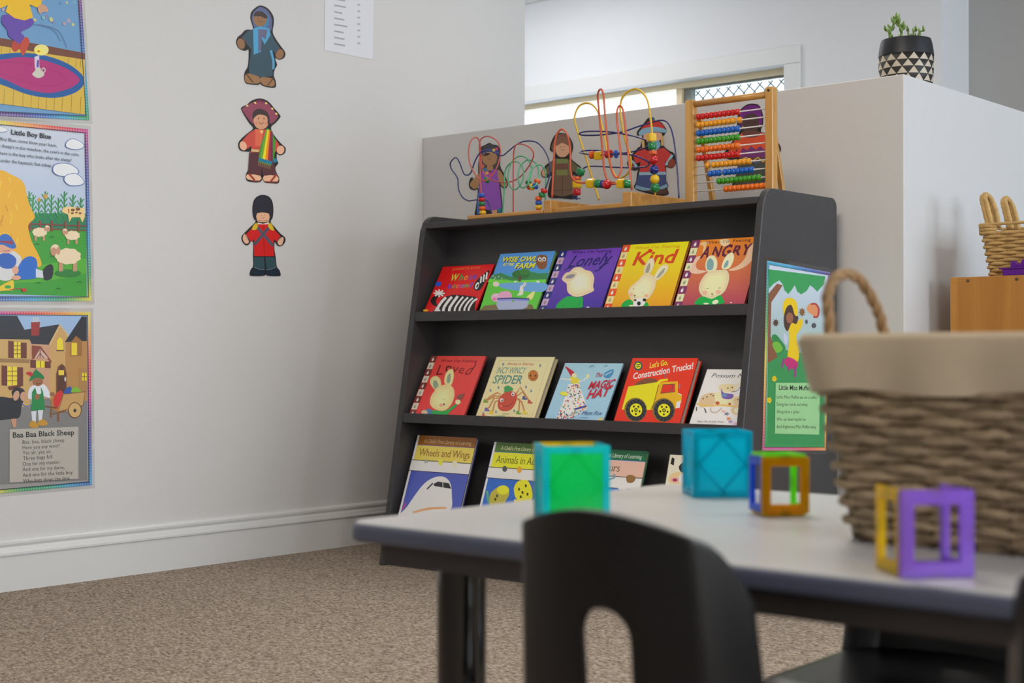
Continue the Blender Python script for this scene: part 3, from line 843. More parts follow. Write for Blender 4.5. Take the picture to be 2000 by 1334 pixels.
p = book('possum', 'white picture book half hidden by the bookcase end panel, middle shelf', 1, (1344.5, 829.8), (1449.9, 831.5), (1381.9, 721), (210, 208, 206), thick=0.006, theta=31, xr=-2.366)
fill(p, (214, 214, 216), (206, 206, 208))
p.zoom(1160, 670, 5.882)
p.text('Possum Magic', (1348, 395), (1850, 404), 50, (40, 40, 44), 0.0, 0.25)
OC = (176, 150, 110)
p.poly([(1200, 690), (1240, 610), (1340, 570), (1400, 590), (1410, 680), (1300, 730), (1230, 740)], (196, 172, 136), 4)
p.poly([(1390, 580), (1450, 560), (1600, 590), (1640, 650), (1600, 700), (1420, 710)], (220, 200, 160), 4); p.poly([(1600, 650), (1660, 610), (1725, 640), (1720, 720), (1620, 720)], (196, 176, 140), 4)
p.poly([(1440, 490), (1500, 470), (1620, 480), (1625, 540), (1560, 560), (1480, 560), (1440, 540)], (208, 190, 150), 4); p.poly([(1610, 480), (1735, 430), (1620, 555)], (206, 196, 176))
p.poly([(1465, 520), (1490, 570), (1600, 590), (1580, 640), (1490, 640), (1465, 600)], (110, 84, 160), 4); p.line([(1580, 560), (1650, 545), (1720, 450)], 6, (70, 80, 120), 3); p.ell(1500, 600, 30, 20, (90, 130, 170))
p.line([(1180, 700), (1300, 720), (1480, 715), (1725, 740)], 22, (206, 170, 100), 4); p.ell(1420, 690, 24, 20, (170, 84, 50)); p.ell(1560, 700, 18, 14, (170, 84, 50))
p.ell(1640, 775, 66, 50, (196, 176, 140)); p.ell(1650, 775, 40, 30, (222, 210, 180)); p.line([(1340, 740), (1350, 790), (1410, 795), (1470, 745)], 16, (176, 166, 150), 4); p.line([(1180, 735), (1178, 780)], 12, (60, 60, 60)); p.line([(1270, 750), (1290, 800)], 14, (70, 66, 60), 3)
for x, y in ((1345, 590), (1370, 605), (1255, 640), (1300, 620), (1655, 650), (1690, 660), (1540, 520), (1590, 510)): p.ell(x, y, 7, 8, (50, 46, 40))
for x, y, c in ((1490, 785, (226, 160, 150)), (1525, 815, (60, 70, 110)), (1550, 870, (214, 110, 40)), (1570, 905, (150, 120, 180)), (1660, 935, (220, 130, 70)), (1620, 930, (190, 160, 210))):
    for k in range(5):
        a = k * 1.257
        p.line([(x, y), (x + 30 * math.cos(a), y + 22 * math.sin(a))], 8, c)
p.text('Mem Fox & Julie Vivas', (1185, 912), (1490, 916), 22, (120, 116, 112), 0.0, 0.25)
done(p)

# --- bottom shelf
def learn(p, x0, c_band, c_title, title, sub, tcol):
    rects(p, 0, 0.035, 0, 1, (214, 212, 206))
    rects(p, 0.035, 1, 0.89, 1, c_band); rects(p, 0.035, 1, 0.715, 0.885, c_title); rects(p, 0.0, 1, 0.59, 0.71, (214, 212, 206)); rects(p, 0, 1, 0.708, 0.716, (30, 28, 30)); rects(p, 0, 1, 0.585, 0.592, (30, 28, 30))
def ltext(p, t, x0, x1, y, h, c, bold=0.0):
    vs_, fs, wd = text_mesh(t, bold, 0.0, 0.95)
    X0, X1, Y, Hh = x0 * p.Wd, x1 * p.Wd, y * p.H, h * p.H / 0.70
    p.raw([(X0 + (X1 - X0) * a / wd, Y + Hh * b) for a, b in vs_], fs, c)
def top_x(u, v, theta):
    zt = TIERS[2]
    th = math.radians(theta)
    n = Vector((1, 0, 0)).cross(Vector((0, math.sin(th), math.cos(th))))
    return on_plane(u, v, (0, yfr(zt) + 0.017, zt - 0.0115), n).x
TH = 19.5
p = book('aeroplane', 'tall blue picture book with white aeroplane nose, bottom shelf by the long wall', 2, None, None, (815.9, 849.8), (60, 66, 130), thick=0.013, theta=TH, xl=top_x(816, 850, TH), xr=top_x(931, 859, TH))
fill(p, (64, 76, 160), (70, 84, 170))
learn(p, 0, (140, 86, 26), (216, 186, 84), '', '', 0)
ltext(p, 'A Child\'s First Library of Learning', 0.14, 0.93, 0.915, 0.045, (206, 176, 120)); ltext(p, 'Wheels and Wings', 0.10, 0.95, 0.765, 0.085, (120, 66, 24))
p.zoom(740, 830, 3.03)
p.poly([(268, 225), (280, 195), (290, 225)], (150, 160, 150)); p.ell(365, 220, 14, 20, (220, 200, 70)); p.ell(450, 232, 16, 20, (214, 200, 180))
p.poly([(130, 545), (170, 480), (240, 380), (290, 330), (350, 305), (395, 312), (425, 350), (432, 420), (425, 500), (330, 560)], (226, 222, 216), 4)
p.poly([(322, 350), (350, 335), (415, 345), (428, 378), (330, 362)], (34, 34, 40)); p.line([(378, 338), (380, 370)], 4, (200, 200, 200)); p.line([(320, 345), (285, 380)], 8, (40, 40, 46)); p.line([(200, 520), (300, 495), (400, 492)], 14, (206, 150, 100), 4); p.line([(140, 500), (160, 460)], 6, (200, 60, 110))
done(p)
p = book('parrot', 'tall blue picture book with two yellow birds, bottom shelf, half behind the green tile box', 2, None, None, (966, 863), (50, 80, 150), thick=0.012, theta=TH, xl=top_x(966, 863, TH), xr=top_x(966, 863, TH) + 0.26)
fill(p, (40, 90, 176), (46, 100, 186))
learn(p, 0, (70, 104, 44), (222, 210, 40), '', '', 0)
ltext(p, 'A Child\'s First Library of Learning', 0.14, 0.93, 0.915, 0.045, (200, 206, 160)); ltext(p, 'Animals in Action', 0.10, 0.95, 0.765, 0.085, (84, 84, 30))
p.zoom(740, 830, 3.03)
p.ell(745, 260, 14, 18, (70, 76, 80)); p.ell(832, 265, 14, 20, (206, 150, 50)); p.poly([(655, 440), (665, 400), (720, 360), (760, 370), (772, 410), (750, 450), (740, 480), (660, 480)], (170, 160, 60), 4); p.ell(735, 385, 36, 28, (232, 204, 40))
p.poly([(800, 370), (830, 330), (880, 330), (905, 380), (905, 440), (850, 450), (810, 430)], (232, 200, 40), 4); p.poly([(800, 440), (905, 440), (900, 500), (800, 500)], (206, 190, 50))
for x, y in ((830, 380), (850, 400), (870, 360), (840, 425), (700, 420), (690, 440), (880, 410)): p.ell(x, y, 6, 9, (60, 56, 20))
p.line([(640, 390), (650, 460)], 14, (80, 150, 120))
done(p)
xr13 = top_x(1264.8, 882.8, TH)
p = book('dinosaur', 'tall picture book with green and pink title bands, bottom shelf, beside the green tile box', 2, None, None, (1150, 872), (60, 120, 80), thick=0.012, theta=TH, xl=xr13 - 0.26, xr=xr13, height=BOOKS['parrot'].H * 0.985)
fill(p, (40, 110, 190), (40, 110, 190))
learn(p, 0, (20, 96, 60), (222, 166, 150), '', '', 0)
ltext(p, 'A Child\'s First Library of Learning', 0.14, 0.93, 0.915, 0.045, (190, 214, 190)); ltext(p, 'Dinosaurs', 0.10, 0.64, 0.765, 0.085, (90, 74, 40))
p.zoom(740, 830, 3.03)
p.line([(1345, 325), (1370, 320), (1395, 310), (1390, 290)], 10, (110, 140, 160), 4); p.poly([(1465, 305), (1490, 295), (1520, 310), (1505, 340), (1470, 340)], (130, 96, 50), 3); p.ell(1445, 372, 30, 14, (220, 226, 230))
done(p)
xc0 = top_x(1309, 890, 16)
p = book('cow', 'white board book with black cow patches, bottom shelf near the end panel', 2, None, None, (1312, 888), (206, 200, 186), thick=0.012, theta=16, xl=xc0, xr=xc0 + 0.2)
fill(p, (206, 198, 180), (206, 198, 180))
p.zoom(740, 830, 3.03)
p.poly([(1725, 230), (1735, 190), (1750, 200), (1745, 240)], (20, 18, 18)); p.poly([(1775, 250), (1795, 225), (1830, 225), (1830, 285), (1790, 280)], (20, 18, 18), 3); p.poly([(1722, 300), (1760, 280), (1830, 290), (1830, 345), (1722, 345)], (214, 180, 130), 3); p.ell(1752, 325, 24, 16, (214, 150, 160)); p.ell(1752, 326, 14, 9, (150, 40, 60)); p.ell(1790, 320, 14, 30, (226, 220, 210))
done(p)
# ================================================================ POSTERS
GP = 1.15
M['laminate'] = glass('clear_laminate', (0.98, 0.98, 0.98), 0.07)
M['paper'] = mat('poster_paper', (0.78, 0.78, 0.77), 0.5, raw=True)
def mixc(a, b, t): return tuple(int(a[i] + (b[i] - a[i]) * t) for i in range(3))
def ramp(cols, t):
    t = max(0, min(0.9999, t)) * (len(cols) - 1)
    i = int(t)
    return mixc(cols[i], cols[i + 1], t - i)
RD, OR, YE, GR, CY_, BL, PU, MG = (206, 60, 60), (226, 140, 50), (214, 200, 40), (40, 150, 90), (30, 150, 190), (40, 90, 170), (90, 50, 130), (190, 50, 130)
def poster(label, X, tl, tr, br, bl, width, border, c_top, c_right, c_bot, c_left, z, gain=GP):
    """px corners of the visible printed sheet (tl/bl may be out of the frame); width: sheet width in metres from the right edge"""
    ey0, n = Vector((0, 0, 1)), Vector((1, 0, 0))
    TR, BR_ = atX(*tr, X), atX(*br, X)
    TL, BL_ = atX(*tl, X), atX(*bl, X)
    exv = ((TR - TL).normalized() + (BR_ - BL_).normalized()).normalized()
    eyv = n.cross(exv).normalized()
    o = BR_ - exv * width
    H = (TR - BR_).dot(eyv)
    t = thing('poster', o + exv * width / 2, label, 'poster', 'rhyme posters')
    p = Print(o, exv, eyv, gain)
    p.z = z
    p.H, p.Wd, p.thing = H, width, t
    m = 0.012
    mb = MB().prism([p.W((-m, -m), 0.0006), p.W((width + m, -m), 0.0006), p.W((width + m, H + m), 0.0006), p.W((-m, H + m), 0.0006)], n * 0.0006)
    mb2 = MB().prism([p.W((0, 0), 0.0012), p.W((width, 0), 0.0012), p.W((width, H), 0.0012), p.W((0, H), 0.0012)], n * 0.0004)
    mb2.build('sheet', M['paper'], t)
    mb.build('laminate_margin', M['laminate'], t)
    p.lay = 85
    # rainbow checked border
    b = Print(o, exv, eyv, gain)
    b.lay = 83
    N_ = 14
    def stripq(a0, a1, b0, b1, cols):   # a0->a1 outer edge, b0->b1 inner edge
        for i in range(N_):
            t0, t1 = i / N_, (i + 1) / N_
            l = lambda q, r, s_: (q[0] + (r[0] - q[0]) * s_, q[1] + (r[1] - q[1]) * s_)
            c0, c1 = ramp(cols, t0), ramp(cols, t1)
            b.raw([l(a0, a1, t0), l(a0, a1, t1), l(b0, b1, t1), l(b0, b1, t0)], [(0, 1, 2, 3)], None, [c0, c1, c1, c0])
            b.lay -= 1
    w_, h_, k_ = width, H, border
    stripq((0, h_), (w_, h_), (k_, h_ - k_), (w_ - k_, h_ - k_), c_top)
    stripq((w_, h_), (w_, 0), (w_ - k_, h_ - k_), (w_ - k_, k_), c_right)
    stripq((0, 0), (w_, 0), (k_, k_), (w_ - k_, k_), c_bot)
    stripq((0, h_), (0, 0), (k_, h_ - k_), (k_, k_), c_left)
    bo = b.build('border_print', M['border'], t)
    p.k = border
    return p
def inner(p, c, c2=None):
    k = p.k
    p.raw([(k, p.H - k), (p.Wd - k, p.H - k), (p.Wd - k, k), (k, k)], [(0, 1, 2, 3)], None, [c, c, c2 or c, c2 or c])
def frame_line(p, c=(40, 40, 70), w_=0.0022):
    k = p.k
    for a in (((k - w_, k - w_), (p.Wd - k + w_, k)), ((k - w_, p.H - k), (p.Wd - k + w_, p.H - k + w_)), ((k - w_, k), (k, p.H - k)), ((p.Wd - k, k), (p.Wd - k + w_, p.H - k))):
        (x0, y0), (x1, y1) = a
        p.lpoly([(x0, y0), (x1, y0), (x1, y1), (x0, y1)], c)
def sheep(p, x, y, s, col=(226, 206, 170), face=(190, 140, 110), flip=1):
    for dx in (-0.45, 0.45): p.poly([(x + (dx - .12) * s, y + .3 * s), (x + (dx + .12) * s, y + .3 * s), (x + (dx + .12) * s, y + .95 * s), (x + (dx - .14) * s, y + .95 * s)], face)
    pts = []
    for k in range(18):
        a = 2 * math.pi * k / 18
        r = 1 + (0.07 if k % 2 else -0.03)
        pts.append((x + .8 * s * r * math.cos(a), y + .5 * s * r * math.sin(a)))
    p.poly(pts, col, 3)
    p.ell(x - flip * .82 * s, y - .42 * s, .3 * s, .34 * s, col); p.ell(x - flip * .92 * s, y - .3 * s, .2 * s, .26 * s, face); p.ell(x - flip * .62 * s, y - .35 * s, .13 * s, .25 * s, face)
# --- poster: room with rug and candle
p = poster('laminated poster of a purple rug and lit candle, topmost on the long wall', XL, (0, -206), (173.6, -190), (173.9, 235), (0, 212.5), 0.44, 0.0145,
           [YE, OR, RD, MG], [YE, RD, MG, PU, BL, CY_, GR], [MG, PU, PU, BL, CY_, GR], [YE, GR, CY_, BL, PU], (0, 0, 5.56))
inner(p, (104, 150, 190))
random.seed(11)
k = p.k
for i in range(150):
    x = k + 0.01 + random.random() * (p.Wd - 2 * k - 0.02); y = p.H * 0.42 + random.random() * (p.H * 0.55 - k)
    c = random.choice([(196, 190, 130), (140, 130, 170), (120, 170, 180), (170, 150, 170), (96, 130, 180)])
    r = 0.004 + random.random() * 0.004
    p.lpoly([(x + r * math.cos(a * 1.047), y + r * math.sin(a * 1.047)) for a in range(6)], c)
p.poly([(-420, 330), (0, 415), (400, 480), (915, 585), (912, 1245), (0, 1128), (-420, 1080)], (206, 172, 60))
p.poly([(-420, 330), (0, 415), (400, 480), (915, 580), (915, 650), (400, 570), (0, 500), (-420, 430)], (110, 62, 40))
for x, y in ((10, 505), (100, 515), (735, 630), (820, 640), (870, 648)): p.line([(x, y), (x - 8, y + 90)], 4, (120, 90, 40))
for x in (40, 140, 245, 335, 415, 500, 585, 670, 770, 870): p.line([(x, 960 + x * 0.1), (x - 8, 1130 + x * 0.12)], 4, (130, 96, 40))
p.poly([(-380, 640), (0, 590), (250, 575), (500, 610), (720, 690), (860, 790), (905, 870), (880, 950), (780, 1020), (580, 1065), (300, 1030), (0, 920), (-380, 820)], (20, 84, 150), 5)
p.poly([(-330, 660), (0, 650), (230, 620), (480, 660), (700, 740), (830, 830), (848, 890), (770, 950), (640, 995), (480, 1010), (250, 960), (0, 850), (-330, 780)], (170, 36, 110), 5)
p.line([(-250, 700), (150, 680), (500, 740), (700, 860), (560, 940), (300, 900), (0, 800)], 5, (140, 28, 96), 5)
p.poly([(340, 810), (370, 770), (380, 740), (430, 740), (435, 770), (470, 800), (460, 830), (400, 850)], (196, 196, 180), 3); p.ell(463, 765, 24, 30, (190, 190, 176)); p.ell(463, 765, 12, 17, (150, 40, 110))
p.poly([(368, 740), (365, 620), (415, 600), (420, 740)], (206, 196, 220)); p.poly([(385, 730), (395, 650), (415, 660), (410, 735)], (90, 60, 150)); p.ell(440, 545, 80, 60, (226, 216, 130)); p.ell(415, 560, 44, 30, (240, 226, 90)); p.ell(410, 560, 18, 13, (206, 130, 30))
p.poly([(115, 500), (140, 450), (200, 440), (200, 520), (160, 565), (125, 545)], (176, 60, 40), 3); p.poly([(205, 520), (215, 470), (260, 405), (305, 430), (300, 500), (250, 600), (225, 590)], (186, 66, 40), 3)
p.poly([(10, 200), (60, 160), (340, 210), (330, 290), (220, 350), (255, 400), (200, 475), (130, 430), (80, 390), (70, 330), (15, 260)], (96, 66, 160), 4)
p.poly([(-100, -200), (200, -200), (440, 0), (440, 50), (390, 85), (310, 50), (350, 190), (260, 225), (150, 200), (50, 130), (75, 60), (0, 90), (-100, 60)], (226, 180, 20), 0)
p.poly([(400, 80), (450, 50), (500, 80), (510, 130), (460, 130), (420, 150)], (196, 150, 120), 3)
for q in ([(350, 265), (560, 320), (650, 450)], [(400, 265), (620, 330), (720, 520)]): p.line(q, 5, (90, 110, 150), 4)
frame_line(p)
p.build('poster_print', M['print'], p.thing)

# --- poster: boy asleep by the haystack
p = poster('laminated poster of a boy asleep by a haystack with sheep, on the long wall', XL, (0, 233.5), (174.6, 253), (178.2, 588), (0, 590), 0.43, 0.0145,
           [GR, YE, OR, RD, MG], [MG, PU, BL, BL, CY_, GR, YE], [PU, BL, CY_, GR, YE], [GR, CY_, BL, PU], (0, 220, 3.51))
inner(p, (196, 204, 216), (150, 176, 216))
p.poly([(-140, 640), (170, 690), (585, 690), (590, 840), (-140, 840)], (30, 120, 80))
p.poly([(-140, 790), (200, 790), (590, 810), (592, 1262), (-140, 1240)], (56, 150, 40))
p.poly([(-140, 1100), (590, 1000), (592, 1100), (300, 1160), (-140, 1180)], (80, 166, 40), 0)
for i, x in enumerate((195, 222, 262, 305, 348, 395, 436, 495, 548)):
    top = 540 + (i % 3) * 22
    p.line([(x, 735), (x + 3, top)], 9, (40, 130, 60))
    for j in range(4):
        yy = top + 30 + j * 38
        p.line([(x, yy + 24), (x - 22, yy - 12)], 7, (50, 146, 70)); p.line([(x, yy + 12), (x + 22, yy - 22)], 7, (46, 138, 64))
p.ell(308, 575, 14, 16, (206, 150, 50)); p.ell(265, 598, 10, 12, (206, 150, 50))
p.line([(180, 762), (590, 778)], 10, (120, 60, 40)); p.line([(180, 792), (590, 808)], 8, (120, 60, 40))
for x in (200, 272, 352, 445, 535): p.line([(x, 742), (x, 815)], 14, (130, 64, 44))
p.poly([(420, 680), (430, 650), (470, 645), (575, 655), (578, 715), (560, 755), (545, 718), (490, 718), (470, 752), (462, 700)], (226, 196, 130), 0)
for x, y, r in ((495, 668, 14), (530, 662, 16), (545, 690, 10), (492, 690, 10), (520, 685, 9)): p.ell(x, y, r, r * .7, (120, 70, 40))
p.line([(465, 660), (468, 690)], 7, (200, 50, 40))
sheep(p, 268, 820, 62, flip=-1); sheep(p, 492, 842, 62); 
p.ell(462, 1100, 90, 26, (40, 120, 40)); sheep(p, 462, 985, 108)
p.poly([(-140, 410), (0, 395), (60, 420), (130, 455), (165, 500), (185, 590), (210, 660), (235, 720), (190, 770), (200, 840), (220, 900), (262, 980), (278, 1050), (200, 1060), (-140, 1040)], (226, 170, 30), 3)
random.seed(5)
for i in range(46):
    x = -120 + random.random() * 300; y = 440 + random.random() * 540
    if x < 120 + (y - 440) * 0.13 - 40: p.line([(x, y), (x + 18 - random.random() * 36, y + 42)], 7, random.choice([(240, 196, 50), (200, 136, 20), (234, 206, 70)]))
p.poly([(-10, 970), (60, 940), (130, 980), (140, 1020), (100, 1100), (60, 1150), (-20, 1140), (-60, 1060)], (206, 206, 206), 3)
p.poly([(-20, 985), (40, 960), (105, 1000), (90, 1060), (30, 1070), (-20, 1040)], (40, 90, 176), 3)
p.poly([(105, 1090), (150, 1010), (200, 985), (245, 1010), (250, 1100), (240, 1135), (120, 1140)], (36, 100, 190), 4); p.poly([(240, 1070), (300, 1090), (300, 1135), (240, 1130)], (200, 206, 214)); p.poly([(290, 1080), (335, 1040), (360, 1060), (350, 1135), (300, 1145)], (34, 34, 38), 3)
p.ell(35, 930, 52, 36, (216, 160, 130)); p.poly([(-40, 915), (-10, 850), (35, 832), (75, 860), (105, 920), (70, 932), (10, 905)], (40, 100, 180), 4); p.poly([(-30, 880), (80, 880), (85, 905), (0, 890)], (150, 40, 50)); p.line([(20, 945), (40, 950), (60, 942)], 4, (120, 70, 50), 3)
p.ell(100, 1080, 22, 28, (216, 160, 130)); p.ell(105, 1132, 32, 16, (216, 160, 130))
p.poly([(-20, 1200), (40, 1165), (85, 1150), (85, 1215), (30, 1220), (-20, 1225)], (220, 190, 30), 3); p.ell(48, 1195, 22, 12, (60, 150, 50)); p.line([(60, 1215), (130, 1205), (160, 1218)], 5, (170, 40, 30), 3); p.ell(160, 1216, 17, 12, (190, 40, 30))
for x, y in ((350, 855), (250, 905), (540, 1165), (395, 1210), (260, 1170), (350, 990)): p.line([(x - 16, y), (x, y - 8), (x + 16, y)], 5, (40, 110, 40))
def cloud(pts):
    p.poly(pts, (90, 110, 170), 4)
    cx = sum(a for a, b in pts) / len(pts); cy = sum(b for a, b in pts) / len(pts)
    p.poly([(cx + (a - cx) * .93, cy + (b - cy) * .91) for a, b in pts], (222, 224, 226), 4)
cloud([(442, 225), (455, 195), (490, 178), (530, 190), (572, 222), (560, 245), (515, 255), (460, 245)]); cloud([(352, 395), (370, 355), (440, 345), (500, 365), (538, 405), (500, 435), (440, 440), (380, 428)]); cloud([(432, 465), (445, 430), (500, 415), (545, 435), (574, 480), (540, 500), (470, 500)])
cloud([(-60, 110), (-20, 90), (30, 105), (52, 122), (10, 135), (-50, 130)])
INK = (44, 44, 50)
p.text('Little Boy Blue', (72, 150), (345, 182), 34, INK, 0.02)
p.text('Little Boy Blue, come blow your horn,', (-75, 181), (385, 238), 23, INK)
p.text('The sheep\'s in the meadow, the cow\'s in the corn.', (-50, 232), (538, 300), 23, INK)
p.text('Where is the boy who looks after the sheep?', (-40, 284), (485, 338), 23, INK)
p.text('He\'s under the haystack, fast asleep.', (-62, 332), (352, 375), 23, INK)
frame_line(p)
p.build('poster_print', M['print'], p.thing)

# --- poster: black sheep and cart
p = poster('laminated poster of a black sheep and a boy with handcart, lowest on the long wall', XL, (0, 609), (178.4, 609.5), (178.8, 947), (0, 962), 0.43, 0.0125,
           [PU, MG, RD, OR, YE], [YE, OR, RD, MG, PU, BL, CY_], [OR, YE, GR, GR, CY_, BL], [BL, CY_, GR, YE], (0, 590, 3.42))
inner(p, (150, 180, 216), (150, 146, 142))
p.poly([(-180, 620), (580, 640), (580, 1190), (-180, 1230)], (124, 122, 120))
p.poly([(-180, 240), (200, 240), (200, 700), (-180, 700)], (196, 160, 96)); p.poly([(195, 270), (330, 270), (340, 640), (195, 660)], (196, 150, 116)); p.poly([(330, 270), (395, 150), (450, 230), (440, 640), (330, 650)], (196, 156, 96)); p.poly([(435, 260), (580, 250), (580, 660), (435, 650)], (176, 130, 70))
p.poly([(-180, 90), (112, 92), (165, 190), (205, 250), (-180, 245)], (40, 40, 44)); p.poly([(160, 185), (400, 148), (330, 285), (210, 280)], (44, 44, 48)); p.poly([(545, 95), (578, 98), (578, 260), (430, 268)], (40, 40, 44))
p.poly([(205, 135), (265, 132), (258, 225), (208, 225)], (150, 44, 36)); 
for x in (222, 237, 252): p.line([(x, 132), (x, 102)], 8, (200, 200, 196))
p.line([(330, 285), (400, 150), (452, 225)], 12, (206, 176, 120)); p.line([(-180, 385), (195, 395)], 26, (150, 116, 66))
def win_(x0, y0, x1, y1, sh=True, n=2):
    if sh: p.poly([(x0 - 38, y0 - 8), (x0, y0 - 4), (x0, y1 + 4), (x0 - 38, y1)], (104, 50, 34)); p.poly([(x1, y0 + 4), (x1 + 40, y0 + 6), (x1 + 40, y1 + 4), (x1, y1 + 2)], (104, 50, 34))
    p.poly([(x0, y0), (x1, y0 + 2), (x1, y1), (x0, y1)], (226, 206, 40))
    for i in range(1, n): p.line([(x0, y0 + (y1 - y0) * i / n), (x1, y0 + (y1 - y0) * i / n)], 5, (130, 90, 30))
    p.line([((x0 + x1) / 2, y0), ((x0 + x1) / 2, y1)], 5, (130, 90, 30))
win_(90, 266, 136, 372, True, 4); win_(46, 430, 112, 556, True, 4); win_(238, 392, 296, 438, True, 1)
p.poly([(378, 320), (378, 260), (395, 234), (415, 250), (420, 320)], (226, 206, 40), 0); p.line([(374, 324), (424, 324)], 8, (70, 50, 30))
p.poly([(468, 360), (470, 270), (505, 225), (545, 260), (545, 360)], (150, 104, 50)); p.poly([(475, 355), (475, 272), (512, 272), (512, 355)], (226, 200, 40)); p.poly([(525, 440), (578, 440), (578, 600), (525, 600)], (166, 124, 70)); win_(546, 472, 576, 524, False, 2)
p.poly([(210, 290), (270, 295), (345, 400), (335, 405), (265, 310), (225, 380), (212, 382)], (130, 60, 40)); p.poly([(230, 370), (265, 312), (320, 375)], (206, 176, 160)); p.line([(265, 318), (265, 372)], 7, (120, 56, 40)); p.line([(245, 372), (265, 340), (290, 374)], 7, (120, 56, 40))
p.poly([(372, 610), (372, 480), (385, 430), (410, 412), (432, 430), (442, 480), (442, 610)], (104, 64, 40), 0); p.poly([(382, 600), (382, 480), (410, 425), (434, 480), (434, 600)], (84, 46, 30), 0); p.poly([(388, 455), (425, 455), (425, 488), (388, 488)], (226, 196, 60)); p.ell(433, 515, 6, 16, (200, 196, 190))
p.poly([(48, 565), (140, 550), (140, 565), (60, 590)], (104, 50, 34))
# cart
p.poly([(340, 710), (335, 650), (375, 605), (420, 612), (390, 720), (380, 735)], (170, 116, 60), 0); p.poly([(357, 690), (360, 630), (400, 590), (415, 620), (380, 712)], (200, 40, 36), 3); p.poly([(425, 610), (440, 575), (470, 565), (475, 610)], (40, 80, 160), 3); p.poly([(470, 600), (500, 565), (540, 600)], (120, 176, 40), 3)
p.poly([(385, 730), (420, 615), (565, 598), (552, 690), (450, 725)], (190, 150, 90)); p.line([(420, 615), (565, 598), (552, 690), (388, 732)], 6, (110, 70, 36), 0, True)
p.ell(497, 722, 46, 54, (110, 70, 36)); p.ell(497, 722, 40, 48, (200, 164, 104)); p.ell(497, 724, 10, 12, (50, 46, 44)); p.line([(290, 695), (380, 708)], 10, (110, 70, 40)); p.line([(330, 750), (440, 728)], 10, (120, 80, 44)); p.line([(340, 710), (340, 770)], 12, (130, 84, 46)); p.line([(385, 735), (388, 796)], 12, (130, 84, 46))
# boy
p.poly([(205, 730), (240, 725), (235, 800), (212, 800)], (206, 210, 216)); p.poly([(250, 722), (285, 718), (275, 795), (255, 795)], (206, 210, 216)); p.poly([(190, 820), (215, 790), (255, 820), (245, 838), (205, 838)], (190, 140, 40), 3); p.poly([(250, 800), (285, 782), (316, 808), (300, 825), (260, 822)], (190, 140, 40), 3)
p.poly([(185, 600), (210, 560), (290, 550), (330, 610), (325, 640), (285, 630), (280, 680), (210, 690), (205, 650), (185, 645)], (214, 218, 224), 3); p.poly([(205, 725), (210, 600), (232, 570), (245, 620), (272, 610), (268, 565), (285, 600), (298, 720)], (30, 130, 66), 0)
p.ell(250, 530, 34, 32, (150, 96, 60)); p.poly([(195, 530), (205, 495), (235, 450), (250, 460), (285, 490), (290, 515), (240, 505)], (24, 120, 60), 3); p.poly([(170, 475), (195, 465), (218, 480), (205, 495)], (190, 40, 40), 3); p.line([(238, 542), (252, 548), (266, 540)], 4, (60, 30, 20), 3); p.ell(345, 615, 18, 14, (150, 100, 66)); p.ell(245, 632, 16, 20, (150, 100, 66))
# sheep
p.poly([(70, 790), (70, 720), (105, 720), (105, 830), (85, 840)], (190, 140, 110)); p.poly([(-180, 640), (0, 632), (80, 640), (75, 600), (100, 570), (150, 580), (165, 620), (140, 700), (130, 760), (80, 780), (-180, 785)], (36, 34, 36), 4); p.ell(105, 625, 20, 34, (196, 150, 120), 15); p.ell(155, 630, 24, 32, (196, 150, 120)); p.line([(140, 675), (165, 695), (200, 690)], 6, (60, 110, 190), 3)
p.poly([(60, 850), (520, 832), (520, 1180), (60, 1205)], (176, 170, 160))
INK = (36, 32, 32)
p.text('Baa Baa Black Sheep', (82, 906), (492, 886), 36, INK, 0.02)
for t, a, b in (('Baa, baa, black sheep', (147, 948), (425, 933)), ('Have you any wool?', (147, 984), (395, 970)), ('Yes sir, yes sir,', (147, 1019), (342, 1008)), ('Three bags full.', (150, 1056), (352, 1043)), ('One for my master,', (147, 1094), (398, 1079)), ('And one for my dame,', (147, 1130), (428, 1114)), ('And one for the little boy', (147, 1168), (482, 1148)), ('Who lives down the lane.', (150, 1206), (465, 1186))):
    p.text(t, a, b, 25, INK)
frame_line(p)
p.build('poster_print', M['print'], p.thing)

# --- poster on the bookcase end panel
p = poster('laminated green poster of a girl in yellow under a tree, on the bookcase end panel', BX1, (1496.5, 513), (1617, 531), (1612, 880), (1494, 876), 0.385, 0.0115,
           [CY_, CY_, BL, PU], [PU, MG, RD, OR, YE, OR], [MG, MG, RD, OR], [CY_, GR, YE, OR, MG], (1460, 480, 3.176), 1.15)
inner(p, (196, 204, 220), (50, 150, 84))
k = p.k
p.poly([(122, 700), (200, 640), (300, 660), (470, 690), (470, 1235), (120, 1235)], (50, 140, 80), 0)
p.poly([(124, 145), (480, 190), (470, 240), (430, 285), (405, 260), (385, 245), (365, 280), (330, 302), (305, 285), (290, 245), (270, 275), (250, 300), (225, 275), (215, 240), (195, 215), (160, 235), (130, 265)], (50, 150, 84), 0)
p.poly([(126, 300), (150, 270), (180, 235), (215, 245), (180, 300), (145, 350), (140, 560), (165, 640), (182, 690), (122, 730)], (130, 84, 60), 0)
p.poly([(146, 570), (170, 550), (200, 580), (235, 640), (180, 670)], (40, 130, 70), 3); p.poly([(150, 610), (185, 595), (215, 640), (180, 665)], (110, 176, 60), 3)
p.ell(172, 478, 15, 19, (90, 70, 56)); 
for a in range(0, 360, 40):
    r = math.radians(a); p.line([(172, 478), (172 + 24 * math.cos(r), 478 + 27 * math.sin(r))], 3, (80, 60, 50))
p.poly([(215, 390), (225, 340), (260, 322), (298, 345), (308, 410), (300, 470), (335, 450), (335, 500), (300, 560), (315, 640), (310, 715), (275, 720), (245, 690), (255, 600), (250, 500), (225, 440)], (226, 190, 20), 4)
